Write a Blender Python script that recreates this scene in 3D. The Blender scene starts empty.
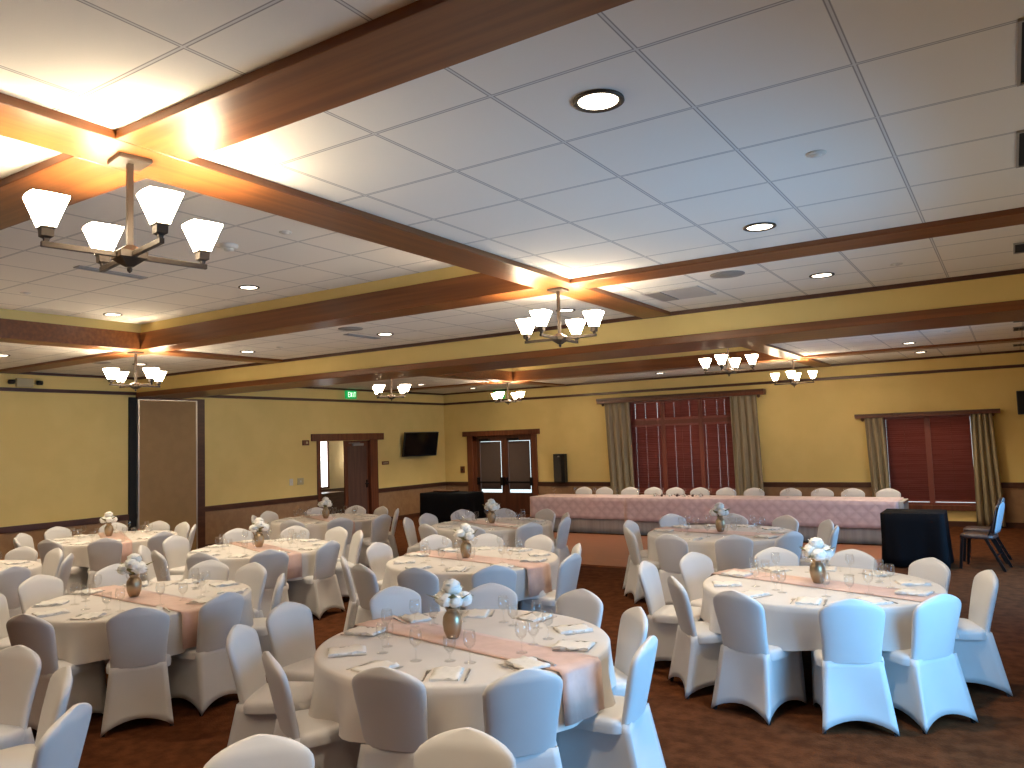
import bpy, bmesh, math, random
from mathutils import Vector, Matrix
PI = math.pi
random.seed(7)
S = bpy.context.scene
C = S.collection
H0 = 2.0                      # camera height

# ------------------------------------------------------------------ helpers
def link(o, parent=None):
    C.objects.link(o)
    if parent is not None: o.parent = parent
    return o

def tag(o, label=None, cat=None, group=None, kind=None):
    if label: o['label'] = label
    if cat: o['category'] = cat
    if group: o['group'] = group
    if kind: o['kind'] = kind
    return o

def empty(name, loc=(0, 0, 0), rz=0.0):
    o = bpy.data.objects.new(name, None); o.empty_display_size = 0.1
    o.location = loc; o.rotation_euler = (0, 0, rz)
    return link(o)

class MB:
    def __init__(s): s.v = []; s.f = []; s.sm = []
    def add(s, vs, fs, smooth=False):
        b = len(s.v); s.v += [tuple(v) for v in vs]
        s.f += [tuple(i + b for i in f) for f in fs]; s.sm += [smooth] * len(fs)
        return s
    def box(s, x0, x1, y0, y1, z0, z1):
        vs = [(x, y, z) for z in (z0, z1) for y in (y0, y1) for x in (x0, x1)]
        return s.add(vs, [(0, 2, 3, 1), (4, 5, 7, 6), (0, 1, 5, 4), (2, 6, 7, 3), (0, 4, 6, 2), (1, 3, 7, 5)])
    def bar(s, a, b, w, h=None):
        a = Vector(a); b = Vector(b); h = h or w
        d = (b - a).normalized(); up = Vector((0, 0, 1)) if abs(d.z) < .95 else Vector((0, 1, 0))
        r = d.cross(up).normalized(); u = r.cross(d)
        vs = [p + r * sx * w / 2 + u * su * h / 2 for p in (a, b) for sx, su in ((-1, -1), (1, -1), (1, 1), (-1, 1))]
        return s.add(vs, [(0, 1, 2, 3), (7, 6, 5, 4), (0, 4, 5, 1), (1, 5, 6, 2), (2, 6, 7, 3), (3, 7, 4, 0)])
    def tube(s, pts, r, n=8, cap=True):
        pts = [Vector(p) for p in pts]; rs = r if isinstance(r, (list, tuple)) else [r] * len(pts)
        vs = []; fs = []
        for i, p in enumerate(pts):
            d = (pts[min(i + 1, len(pts) - 1)] - pts[max(i - 1, 0)]).normalized()
            up = Vector((0, 0, 1)) if abs(d.z) < .9 else Vector((0, 1, 0))
            a = d.cross(up).normalized(); b = a.cross(d)
            for k in range(n):
                t = 2 * PI * k / n; vs.append(p + (a * math.cos(t) + b * math.sin(t)) * rs[i])
        for i in range(len(pts) - 1):
            for k in range(n):
                fs.append((i * n + k, i * n + (k + 1) % n, (i + 1) * n + (k + 1) % n, (i + 1) * n + k))
        if cap: fs += [tuple(range(n - 1, -1, -1)), tuple(range((len(pts) - 1) * n, len(pts) * n))]
        return s.add(vs, fs, True)
    def lathe(s, prof, n=20, cx=0, cy=0, smooth=True, square=0.0, rot=0.0):
        vs = []; fs = []
        for r, z in prof:
            for k in range(n):
                t = 2 * PI * k / n
                rr = r
                if square: 
                    m = max(abs(math.cos(t)), abs(math.sin(t))); rr = r * ((1 - square) + square / m)
                vs.append((cx + rr * math.cos(t + rot), cy + rr * math.sin(t + rot), z))
        for i in range(len(prof) - 1):
            for k in range(n):
                fs.append((i * n + k, i * n + (k + 1) % n, (i + 1) * n + (k + 1) % n, (i + 1) * n + k))
        return s.add(vs, fs, smooth)
    def disc(s, cx, cy, z, r, n=24):
        return s.add([(cx + r * math.cos(2 * PI * k / n), cy + r * math.sin(2 * PI * k / n), z) for k in range(n)], [tuple(range(n))])
    def mesh(s, name, mat):
        me = bpy.data.meshes.new(name); me.from_pydata(s.v, [], s.f)
        me.polygons.foreach_set('use_smooth', s.sm)
        me.materials.append(mat); me.update(); return me
    def build(s, name, mat, parent=None, loc=None, bevel=0.0, fix=True):
        me = s.mesh(name, mat)
        if fix:
            bm = bmesh.new(); bm.from_mesh(me)
            bmesh.ops.recalc_face_normals(bm, faces=bm.faces); bm.to_mesh(me); bm.free()
        o = bpy.data.objects.new(name, me); link(o, parent)
        if loc: o.location = loc
        if bevel:
            m = o.modifiers.new('bevel', 'BEVEL'); m.width = bevel; m.segments = 2; m.limit_method = 'ANGLE'
        return o

def struct(name, mb, mat, bevel=0.0):
    return tag(mb.build(name, mat, bevel=bevel), kind='structure')

def copy_tree(o, parent=None):
    c = o.copy(); C.objects.link(c); c.parent = parent
    for ch in list(o.children): copy_tree(ch, c)
    return c

# ------------------------------------------------------------------ materials
def mat(name, col, rough=.6, metal=0., spec=.5, bump=None, vary=None, sheen=0., emis=None, estr=0., coat=0.):
    m = bpy.data.materials.new(name); m.use_nodes = True
    nt = m.node_tree; b = nt.nodes['Principled BSDF']
    b.inputs['Base Color'].default_value = (*col, 1); b.inputs['Roughness'].default_value = rough
    b.inputs['Metallic'].default_value = metal; b.inputs['Specular IOR Level'].default_value = spec
    if sheen: b.inputs['Sheen Weight'].default_value = sheen
    if coat: b.inputs['Coat Weight'].default_value = coat
    if emis: b.inputs['Emission Color'].default_value = (*emis, 1); b.inputs['Emission Strength'].default_value = estr
    tc = None
    if vary or bump:
        tc = nt.nodes.new('ShaderNodeTexCoord')
    if vary:      # (scale xyz, colour2, low, high, detail)
        sc, c2, lo, hi, det = vary
        mp = nt.nodes.new('ShaderNodeMapping'); mp.inputs['Scale'].default_value = sc
        n = nt.nodes.new('ShaderNodeTexNoise'); n.inputs['Scale'].default_value = 1; n.inputs['Detail'].default_value = det
        r = nt.nodes.new('ShaderNodeMapRange'); r.inputs['From Min'].default_value = lo; r.inputs['From Max'].default_value = hi
        mx = nt.nodes.new('ShaderNodeMix'); mx.data_type = 'RGBA'
        mx.inputs['A'].default_value = (*col, 1); mx.inputs['B'].default_value = (*c2, 1)
        nt.links.new(tc.outputs['Object'], mp.inputs['Vector']); nt.links.new(mp.outputs[0], n.inputs['Vector'])
        nt.links.new(n.outputs['Fac'], r.inputs['Value']); nt.links.new(r.outputs[0], mx.inputs['Factor'])
        nt.links.new(mx.outputs['Result'], b.inputs['Base Color'])
    if bump:      # (scale, strength, distance)
        n = nt.nodes.new('ShaderNodeTexNoise'); n.inputs['Scale'].default_value = bump[0]; n.inputs['Detail'].default_value = 3
        bp = nt.nodes.new('ShaderNodeBump'); bp.inputs['Strength'].default_value = bump[1]; bp.inputs['Distance'].default_value = bump[2]
        nt.links.new(tc.outputs['Object'], n.inputs['Vector']); nt.links.new(n.outputs['Fac'], bp.inputs['Height'])
        nt.links.new(bp.outputs[0], b.inputs['Normal'])
    return m

M = {}
M['wall'] = mat('yellow_paint', (.76, .58, .215), .75, bump=(160, .15, .003), vary=((2, 2, 2), (.73, .555, .20), .4, .6, 3))
M['wainscot'] = mat('tan_wainscot', (.33, .20, .105), .7, bump=(220, .3, .004), vary=((8, 8, 8), (.29, .17, .09), .4, .6, 4))
M['wood_x'] = mat('stained_wood_x', (.235, .082, .021), .36, vary=((.6, 22, 22), (.15, .046, .012), .35, .65, 6), bump=(60, .08, .002))
M['wood_y'] = mat('stained_wood_y', (.235, .082, .021), .36, vary=((22, .6, 22), (.15, .046, .012), .35, .65, 6), bump=(60, .08, .002))
M['dark_trim'] = mat('dark_stained_trim', (.085, .030, .014), .4, vary=((3, 3, 20), (.06, .02, .010), .4, .6, 4))
M['door_wood'] = mat('door_wood', (.16, .048, .018), .4, vary=((20, 20, 1), (.11, .03, .012), .4, .6, 4))
M['door_dark'] = mat('dark_door_wood', (.085, .028, .014), .4, vary=((20, 20, 1), (.06, .02, .010), .4, .6, 4))
M['leaf_wood'] = mat('door_leaf_wood', (.115, .060, .045), .5, vary=((14, 14, 1), (.09, .045, .035), .4, .6, 4))
M['bronze'] = mat('brushed_bronze', (.055, .040, .028), .45, metal=.4, bump=(90, .05, .001))
M['black_metal'] = mat('black_metal', (.015, .013, .013), .4, metal=.6)
M['black'] = mat('black_plastic', (.008, .008, .009), .35)
M['screen'] = mat('screen_glass', (.004, .004, .005), .12)
M['white_plastic'] = mat('white_plastic', (.62, .60, .54), .45)
M['ivory_plastic'] = mat('ivory_plastic', (.45, .38, .22), .5)
M['grey_plastic'] = mat('grey_grille', (.30, .28, .25), .6)
M['slot'] = mat('vent_slot', (.006, .006, .006), .8)
M['spandex'] = mat('white_spandex', (.60, .585, .57), .5, sheen=.15, bump=(500, .08, .001), vary=((3, 3, 3), (.575, .56, .545), .4, .6, 2))
M['ivory_cloth'] = mat('ivory_tablecloth', (.60, .56, .515), .75, sheen=.1, bump=(300, .12, .001), vary=((4, 4, 4), (.575, .535, .49), .4, .6, 3))
M['napkin'] = mat('cream_napkin', (.67, .64, .59), .8, bump=(300, .15, .001))
M['runner'] = mat('blush_satin', (.60, .40, .325), .45, sheen=.2, bump=(14, .25, .01), vary=((9, 9, 9), (.54, .35, .28), .4, .6, 3))
M['skirt_cloth'] = mat('grey_white_cloth', (.42, .38, .34), .8, vary=((18, 2, .5), (.34, .31, .28), .35, .65, 3))
M['black_cloth'] = mat('black_cloth', (.0035, .0035, .005), .8, spec=.12, bump=(30, .2, .01))
M['curtain'] = mat('olive_curtain', (.33, .27, .165), .7, bump=(200, .2, .002), vary=((30, 30, 1), (.27, .22, .135), .4, .6, 3))
M['blind'] = mat('mahogany_blind', (.25, .066, .052), .42, vary=((1.5, 30, 30), (.21, .046, .032), .4, .6, 3))
M['blind_frame'] = mat('mahogany_frame', (.17, .042, .027), .45)
M['shade_fabric'] = mat('brown_roller_shade', (.085, .055, .042), .8, vary=((60, 60, 60), (.07, .045, .035), .4, .6, 2))
M['panel_fabric'] = mat('tan_panel_fabric', (.36, .225, .10), .85, bump=(300, .3, .002), vary=((5, 5, 5), (.335, .21, .092), .4, .6, 3))
M['alu'] = mat('aluminium_edge', (.55, .52, .46), .35, metal=.7)
M['steel'] = mat('cutlery_steel', (.50, .48, .46), .33, metal=1.)
M['gold_vase'] = mat('champagne_gold', (.40, .30, .19), .36, metal=.9, bump=(40, .05, .002))
M['petal'] = mat('white_petals', (.80, .79, .74), .6, sheen=.2, vary=((40, 40, 40), (.70, .69, .62), .4, .62, 3))
M['leaf'] = mat('green_leaves', (.11, .13, .03), .5, vary=((20, 20, 20), (.18, .16, .045), .4, .6, 2))
M['dark_leaf'] = mat('dark_garland', (.045, .030, .020), .6, vary=((30, 30, 30), (.10, .03, .03), .4, .6, 2))
M['brown_seat'] = mat('brown_vinyl', (.055, .030, .026), .4)
M['blue_back'] = mat('grey_blue_fabric', (.22, .27, .31), .6)
M['parquet'] = mat('reddish_parquet', (.33, .125, .055), .42, vary=((3, 26, 1), (.27, .10, .042), .35, .65, 4))
M['exit_green'] = mat('exit_sign_green', (.01, .22, .06), .4, emis=(.0, .45, .10), estr=.55)
M['exit_white'] = mat('exit_letter', (.8, .9, .8), .4, emis=(.7, 1., .7), estr=1.2)

def carpet():
    m = bpy.data.materials.new('russet_carpet'); m.use_nodes = True; nt = m.node_tree; b = nt.nodes['Principled BSDF']
    b.inputs['Roughness'].default_value = 1; b.inputs['Specular IOR Level'].default_value = .05
    tc = nt.nodes.new('ShaderNodeTexCoord')
    n1 = nt.nodes.new('ShaderNodeTexNoise'); n1.inputs['Scale'].default_value = 9; n1.inputs['Detail'].default_value = 6
    n2 = nt.nodes.new('ShaderNodeTexVoronoi'); n2.inputs['Scale'].default_value = 70
    cr = nt.nodes.new('ShaderNodeValToRGB'); e = cr.color_ramp.elements
    e[0].position = .36; e[0].color = (.062, .020, .007, 1); e[1].position = .66; e[1].color = (.105, .036, .013, 1)
    nt.links.new(tc.outputs['Object'], n1.inputs['Vector']); nt.links.new(tc.outputs['Object'], n2.inputs['Vector'])
    nt.links.new(n1.outputs['Fac'], cr.inputs['Fac']); nt.links.new(cr.outputs[0], b.inputs['Base Color'])
    bp = nt.nodes.new('ShaderNodeBump'); bp.inputs['Strength'].default_value = .35; bp.inputs['Distance'].default_value = .006
    nt.links.new(n2.outputs['Distance'], bp.inputs['Height']); nt.links.new(bp.outputs[0], b.inputs['Normal'])
    return m
M['carpet'] = carpet()

def tile_mat():
    """white acoustic tiles in a square T-bar grid"""
    m = bpy.data.materials.new('ceiling_tiles'); m.use_nodes = True; nt = m.node_tree; b = nt.nodes['Principled BSDF']
    b.inputs['Roughness'].default_value = .85
    tc = nt.nodes.new('ShaderNodeTexCoord'); sp = nt.nodes.new('ShaderNodeSeparateXYZ'); nt.links.new(tc.outputs['Object'], sp.inputs[0])
    def mth(op, a, b_=None, v=None, clamp=False):
        n = nt.nodes.new('ShaderNodeMath'); n.operation = op; n.use_clamp = clamp
        nt.links.new(a, n.inputs[0])
        if b_ is not None: nt.links.new(b_, n.inputs[1])
        if v is not None: n.inputs[1].default_value = v
        return n.outputs[0]
    ds = []
    for out, o0, st in ((sp.outputs['X'], -2.350, .6425), (sp.outputs['Y'], 2.578, .6183)):
        t = mth('DIVIDE', mth('SUBTRACT', out, v=o0), v=st)
        fr = mth('FRACT', t); a = mth('ABSOLUTE', mth('SUBTRACT', fr, v=.5))       # .5 at the line
        ds.append(mth('MULTIPLY', mth('SUBTRACT', a, v=.5), v=-st))                  # distance to the line
    d = mth('MINIMUM', ds[0], ds[1])
    def rng(lo, hi):
        r = nt.nodes.new('ShaderNodeMapRange'); nt.links.new(d, r.inputs['Value']); r.inputs['From Min'].default_value = lo; r.inputs['From Max'].default_value = hi; return r.outputs[0]
    bar = rng(.004, .006); groove = rng(.009, .012)
    mx1 = nt.nodes.new('ShaderNodeMix'); mx1.data_type = 'RGBA'; mx1.inputs['A'].default_value = (.32, .31, .29, 1); mx1.inputs['B'].default_value = (.80, .77, .70, 1)
    nt.links.new(groove, mx1.inputs['Factor'])
    mx2 = nt.nodes.new('ShaderNodeMix'); mx2.data_type = 'RGBA'; mx2.inputs['A'].default_value = (.66, .65, .62, 1)
    nt.links.new(bar, mx2.inputs['Factor']); nt.links.new(mx1.outputs['Result'], mx2.inputs['B']); nt.links.new(mx2.outputs['Result'], b.inputs['Base Color'])
    n = nt.nodes.new('ShaderNodeTexNoise'); n.inputs['Scale'].default_value = 120
    bp = nt.nodes.new('ShaderNodeBump'); bp.inputs['Strength'].default_value = .12; bp.inputs['Distance'].default_value = .003
    nt.links.new(tc.outputs['Object'], n.inputs['Vector']); nt.links.new(n.outputs['Fac'], bp.inputs['Height']); nt.links.new(bp.outputs[0], b.inputs['Normal'])
    return m
M['tiles'] = tile_mat()

def pink_mat():
    """blush satin with a pin-tucked diamond pattern"""
    m = mat('blush_pintuck', (.66, .42, .37), .5, sheen=.3); nt = m.node_tree; b = nt.nodes['Principled BSDF']
    tc = nt.nodes.new('ShaderNodeTexCoord'); mp = nt.nodes.new('ShaderNodeMapping')
    mp.inputs['Rotation'].default_value = (0, PI / 4, 0); mp.inputs['Scale'].default_value = (6.5, 6.5, 6.5)
    ck = nt.nodes.new('ShaderNodeTexVoronoi'); ck.distance = 'CHEBYCHEV'; ck.inputs['Scale'].default_value = 1; ck.inputs['Randomness'].default_value = .25
    mx = nt.nodes.new('ShaderNodeMix'); mx.data_type = 'RGBA'; mx.inputs['A'].default_value = (.80, .62, .60, 1); mx.inputs['B'].default_value = (.55, .37, .35, 1)
    bp = nt.nodes.new('ShaderNodeBump'); bp.inputs['Strength'].default_value = .6; bp.inputs['Distance'].default_value = .02; bp.invert = True
    nt.links.new(tc.outputs['Object'], mp.inputs[0]); nt.links.new(mp.outputs[0], ck.inputs['Vector'])
    nt.links.new(ck.outputs['Distance'], mx.inputs['Factor']); nt.links.new(mx.outputs['Result'], b.inputs['Base Color'])
    nt.links.new(ck.outputs['Distance'], bp.inputs['Height']); nt.links.new(bp.outputs[0], b.inputs['Normal'])
    return m
M['pink'] = pink_mat()

def emis_mat(name, col, st):
    m = bpy.data.materials.new(name); m.use_nodes = True; nt = m.node_tree
    nt.nodes.remove(nt.nodes['Principled BSDF']); e = nt.nodes.new('ShaderNodeEmission')
    e.inputs['Color'].default_value = (*col, 1); e.inputs['Strength'].default_value = st
    nt.links.new(e.outputs[0], nt.nodes['Material Output'].inputs['Surface']); return m
M['shade_glow'] = emis_mat('lit_opal_glass', (1.0, .80, .55), 46)
M['bulb'] = emis_mat('lit_bulb', (1.0, .80, .52), 1050)
M['lens_glow'] = emis_mat('lit_downlight', (1.0, .86, .66), 9)
M['day_panel'] = emis_mat('bright_daylight_blind', (.95, 1.0, 1.0), 6)

def glass_mat(name, tint=(1, 1, 1), gl=.10, rough=.02):
    m = bpy.data.materials.new(name); m.use_nodes = True; nt = m.node_tree; nt.nodes.remove(nt.nodes['Principled BSDF'])
    t = nt.nodes.new('ShaderNodeBsdfTransparent'); t.inputs['Color'].default_value = (*tint, 1)
    g = nt.nodes.new('ShaderNodeBsdfGlossy'); g.inputs['Roughness'].default_value = rough
    f0 = nt.nodes.new('ShaderNodeLayerWeight'); f0.inputs['Blend'].default_value = .18
    f = nt.nodes.new('ShaderNodeMath'); f.operation = 'MULTIPLY'; f.inputs[1].default_value = .4; nt.links.new(f0.outputs['Facing'], f.inputs[0])
    ad = nt.nodes.new('ShaderNodeMath'); ad.operation = 'ADD'; ad.inputs[1].default_value = gl; ad.use_clamp = True
    x = nt.nodes.new('ShaderNodeMixShader'); nt.links.new(f.outputs[0], ad.inputs[0]); nt.links.new(ad.outputs[0], x.inputs[0])
    nt.links.new(t.outputs[0], x.inputs[1]); nt.links.new(g.outputs[0], x.inputs[2]); nt.links.new(x.outputs[0], nt.nodes['Material Output'].inputs['Surface'])
    return m
M['pane'] = glass_mat('window_glass', (.92, .96, .96), .0)
M['stemware'] = glass_mat('clear_stemware', (.985, .985, .98), .02, .06)

# ------------------------------------------------------------------ room dimensions
XL, XR, YN, YB = -13.81, .9, -.6, 17.84
ZC, ZH, ZBM = 3.41, 3.715, 3.37            # perimeter ceiling, raised coffer ceiling, beam underside
HY0, HY1 = 8.45, 9.35                      # header between the two halves of the hall
BX = [(-10.08, -9.74), (-3.55, -3.21)]     # beams running towards the back wall
BY = [(1.865, 2.215), (6.02, 6.365), (11.12, 11.47), (15.23, 15.58)]
T = .12

def wall_grid(fixed, a0, a1, z0, z1, holes, axis, out):
    """a wall slab with openings; axis 'x': plane x=fixed, 'y': plane y=fixed; thickness outwards"""
    mb = MB(); As = sorted({a0, a1, *[h[0] for h in holes], *[h[1] for h in holes]})
    for i in range(len(As) - 1):
        m = (As[i] + As[i + 1]) / 2; zs = [z0]
        hs = sorted([h for h in holes if h[0] < m < h[1]], key=lambda h: h[2]); cur = z0
        for h in hs + [(0, 0, z1, z1)]:
            lo, hi = max(h[2], z0), min(h[3], z1)
            if h[2] > cur + 1e-6 and cur < z1:
                top = min(h[2], z1)
                if axis == 'y': mb.box(As[i], As[i + 1], min(fixed, fixed + out * T), max(fixed, fixed + out * T), cur, top)
                else: mb.box(min(fixed, fixed + out * T), max(fixed, fixed + out * T), As[i], As[i + 1], cur, top)
            cur = max(cur, h[3])
    return mb

ZR = .83
DOORB = (-12.86, -10.80, 0, 2.15); WIN1 = (-8.0, -5.30, .62, 2.90); WIN2 = (-2.30, -.62, .42, 2.27)
DOORL = (12.97, 14.93, 0, 2.12)
holesB = [DOORB, WIN1, WIN2]; holesL = [DOORL]
WR = [(3.5, 5.7, .35, 2.3), (9.9, 12.9, .35, 2.3)]
# floor
struct('floor', MB().box(XL - 3.4, XR + T, YN - T, YB + T, -.1, 0), M['carpet'])
for side, fx, a0, a1, hs, ax, out in (('back', YB, XL - T, XR + T, holesB, 'y', 1), ('left', XL, YN - T, YB, holesL, 'x', -1),
                                      ('right', XR, YN - T, YB, WR, 'x', 1), ('front', YN, XL, XR, [], 'y', -1)):
    up = wall_grid(fx, a0, a1, 0, ZH + .1, hs, ax, out)
    struct('wall_' + side, up, M['door_wood'] if side == 'front' else M['wall'])  # unseen front wall is made dark to cut the bounced fill light
    # wainscot face below the chair rail, rail, upper trims and baseboard stand proud of the wall
    def strip(name, z0, z1, d, m, bev=0., cut=True):
        mb = MB(); cuts = sorted([(h[0], h[1]) for h in hs if cut and h[2] < z1 and h[3] > z0]); cur = a0 if side != 'back' else XL
        end = a1 if side != 'back' else XR
        for c0, c1 in cuts + [(end, end)]:
            if c0 > cur:
                if ax == 'y': mb.box(cur, c0, min(fx, fx - out * d), max(fx, fx - out * d), z0, z1)
                else: mb.box(min(fx, fx - out * d), max(fx, fx - out * d), cur, c0, z0, z1)
            cur = c1
        return struct(name, mb, m, bev)
    strip('trim_1_' + side, .1, ZR - .05, .006, M['wainscot'])
    strip('baseboard_' + side, 0, .11, .018, M['dark_trim'])
    strip('trim_2_' + side, ZR - .06, ZR + .045, .028, M['dark_trim'], .006)
    strip('trim_3_' + side, 3.075, 3.135, .025, M['dark_trim'], .005, cut=False)
    strip('trim_4_' + side, ZC - .045, ZC, .03, M['dark_trim'], .005, cut=False)
# ceiling : perimeter at ZC with two raised coffers
cof = [(BX[0][1], BX[1][0], BY[0][1], BY[1][0]), (BX[0][1], BX[1][0], BY[2][1], BY[3][0])]
mb = MB()
ys = [BY[0][0] + .1, cof[0][2], cof[0][3], cof[1][2], cof[1][3], YB + T]
for i in range(5):
    if i in (1, 3):
        mb.box(XL - T, cof[0][0] - .02, ys[i], ys[i + 1], ZC, ZC + .02); mb.box(cof[0][1] + .02, XR + T, ys[i], ys[i + 1], ZC, ZC + .02)
    else: mb.box(XL - T, XR + T, ys[i] + (.02 if i in (2, 4) else 0), ys[i + 1] - (.02 if i in (0, 2) else 0), ZC, ZC + .02)
struct('ceiling', mb, M['tiles'])
fb = struct('ceiling', MB().box(XL - T, XR + T, YN - T - .266, BY[0][0] + .1 - .266, ZC, ZC + .02), M['tiles']); fb.location.y = .266
mb = MB()
for x0, x1, y0, y1 in cof: mb.box(x0 - .02, x1 + .02, y0 - .02, y1 + .02, ZH, ZH + .02)
struct('ceiling', mb, M['tiles'])
for k, (x0, x1, y0, y1) in enumerate(cof):
    for nm, m, z0, z1, d in (('trim_5_coffer_paint', M['wall'], 3.56, ZH, 0.0), ('trim_6_coffer_fascia', M['wood_x'], ZBM + .002, 3.597, .018)):
        mb = MB(); t = .02
        mb.box(x0 - t, x1 + t, y0 - t, y0 + d + .002, z0, z1); mb.box(x0 - t, x1 + t, y1 - d - .002, y1 + t, z0, z1)
        mb.box(x0 - t, x0 + d + .002, y0 + d + .003, y1 - d - .003, z0, z1); mb.box(x1 - d - .002, x1 + t, y0 + d + .003, y1 - d - .003, z0, z1)
        struct(nm, mb, m)
# beams (flat boxed boards)
for (y0, y1) in BY:
    segs = [XL, BX[0][0], BX[0][1], BX[1][0], BX[1][1], XR]
    for i in (0, 2, 4): struct('trim_7_beam', MB().box(segs[i], segs[i + 1], y0, y1, ZBM, ZC + .001), M['wood_x'], .004)
for (x0, x1) in BX:
    for a, b in ((YN, HY0), (HY1, YB)): struct('trim_8_beam', MB().box(x0, x1, a, b, ZBM - .001, ZC + .001), M['wood_y'], .004)
# header
struct('trim_9_header', MB().box(XL, XR, HY0, HY1, 3.08, ZC + .003), M['wall'])
struct('trim_10_header_board', MB().box(XL, XR, HY0 - .02, HY1 + .02, 3.035, 3.125), M['wood_x'], .006)
for y0, y1 in ((HY0 - .025, HY0), (HY1, HY1 + .025)): struct('trim_11_header_crown', MB().box(XL, XR, y0, y1, ZC - .045, ZC), M['dark_trim'], .005)

# ------------------------------------------------------------------ back wall : glazed double door
dr = empty('glazed_double_door', (-11.83, YB, 0)); dr.name = 'door_1'; tag(dr, kind='structure')
def part(name, mb, m, parent, bevel=0.):
    o = mb.build(name, m, parent, bevel=bevel); return o
def W(mb, x0, x1, y0, y1, z0, z1, o=(-11.83, YB, 0)):
    return mb.box(x0 - o[0], x1 - o[0], y0 - o[1], y1 - o[1], z0, z1)
part('door_header', W(MB(), -13.12, -10.60, YB - .07, YB, 2.145, 2.285), M['door_wood'], dr, .008)
for x0, x1 in ((-12.98, -12.80), (-10.86, -10.70)): part('door_jamb', W(MB(), x0, x1, YB - .05, YB + .1, 0, 2.145), M['door_wood'], dr, .006)
part('door_sidelight', W(W(W(W(MB(), -12.80, -12.748, YB, YB + .05, 0, 2.145), -12.742, -12.70, YB, YB + .05, 0, 2.145), -12.80, -12.68, YB, YB + .05, 2.0, 2.15), -12.694, -12.68, YB, YB + .05, 0, 2.1), M['door_wood'], dr)
for x0, x1, g0, g1 in ((-12.68, -11.761, -12.58, -11.87), (-11.759, -10.86, -11.64, -10.93)):
    f = MB(); y0, y1 = YB + .015, YB + .06
    W(f, x0, g0, y0, y1, .005, 2.149); W(f, g1, x1, y0, y1, .005, 2.149); W(f, g0, g1, y0, y1, 1.99, 2.149); W(f, g0, g1, y0, y1, .005, .58)
    lf = part('door_leaf', f, M['door_dark'], dr)
    part('glass_pane', W(MB(), g0, g1, YB + .034, YB + .040, .58, 1.99), M['pane'], lf)
    part('roller_shade', W(MB(), g0 + .008, g1 - .022, YB + .02, YB + .026, .67, 1.978), M['shade_fabric'], lf)
    part('panic_bar', W(W(W(MB(), g0 - .06, g1 + .06, YB - .06, YB - .03, .84, .89), g0 - .08, g0 - .03, YB - .06, YB + .015, .80, 1.0), g1, g1 + .09, YB - .07, YB + .015, .78, 1.0), M['black_metal'], lf)
    part('door_closer', W(MB(), g0 + .0, g0 + .36, YB - .05, YB + .012, 2.0, 2.065), M['black_metal'], lf)

# ------------------------------------------------------------------ back windows with blinds
def blind_window(name, x0, x1, z0, z1, splits, transom, lines):
    w = empty(name, ((x0 + x1) / 2, YB, 0)); tag(w, kind='structure'); o = ((x0 + x1) / 2, YB, 0)
    fr = MB()
    W(fr, x0, x0 + .05, YB - .01, YB + .1, z0, z1, o); W(fr, x1 - .05, x1, YB - .01, YB + .1, z0, z1, o)
    W(fr, x0 + .05, x1 - .05, YB - .01, YB + .1, z0, z0 + .05, o); W(fr, x0 + .05, x1 - .05, YB - .01, YB + .1, z1 - .05, z1, o)
    for s in splits: W(fr, s - .05, s + .05, YB - .005, YB + .098, z0 + .05, z1 - .05, o)
    if transom: 
        es = [x0] + splits + [x1]
        for i in range(len(es) - 1): W(fr, es[i] + .05, es[i + 1] - .05, YB - .004, YB + .097, transom - .05, transom + .05, o)
    part('window_frame', fr, M['blind_frame'], w)
    part('window_sill', W(MB(), x0 - .06, x1 + .06, YB - .06, YB - .0, z0 - .10, z0 + .0, o), M['door_wood'], w, .006)
    part('window_pane', W(MB(), x0 + .05, x1 - .05, YB + .075, YB + .080, z0 + .05, z1 - .05, o), M['pane'], w)
    es = [x0] + splits + [x1]; zs = [z0] + ([transom] if transom else []) + [z1]
    for i in range(len(es) - 1):
        for j in range(len(zs) - 1):
            a, b = es[i] + .0505, es[i + 1] - .0505; c, d = zs[j] + .0505, zs[j + 1] - .0505
            root = MB(); W(root, a, b, YB + .005, YB + .05, d - .05, d, o)
            bl = part('blind_headrail', root, M['blind'], w)
            sl = MB(); cuts = sorted([l for l in lines if a + .02 < l < b - .02]); xs = [a] + cuts + [b]
            lo = c + (.045 if (j == 0 and not transom) else .046); zz = d - .046
            while zz > lo:
                for q in range(len(xs) - 1):
                    gp = lambda l: .0017 if j == 0 else (.0042 if l < -7.2 else .0016)
                    xa = xs[q] + (gp(xs[q]) if q else 0); xb = xs[q + 1] - (gp(xs[q + 1]) if q < len(xs) - 2 else 0)
                    # one tilted slat
                    vs = []
                    for xx in (xa - o[0], xb - o[0]):
                        vs += [(xx, .004, zz), (xx, .030, zz - .048), (xx, .032, zz - .046), (xx, .006, zz + .002)]
                    sl.add(vs, [(0, 1, 2, 3), (7, 6, 5, 4), (0, 4, 5, 1), (1, 5, 6, 2), (2, 6, 7, 3), (3, 7, 4, 0)])
                zz -= .042
            if transom or j: W(sl, a, b, YB + .004, YB + .04, c, c + .052, o)
            else: W(sl, a, b, YB + .004, YB + .04, c + .014, c + .05, o)
            part('blind_slats', sl, M['blind'], bl)
            part('blind_cord', W(MB(), (a + b) / 2 - .002, (a + b) / 2 + .002, YB - .002, YB + .002, c + .1, d - .05, o), M['door_wood'], bl)
    return w
l1 = [-7.84, -7.57, -7.26, -6.83, -6.45, -6.07, -5.78, -5.60, -5.42]
blind_window('window_1', *WIN1, [-7.12, -6.18], 2.32, l1)
blind_window('window_2', *WIN2, [-1.46], None, [-2.22, -.70])

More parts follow.
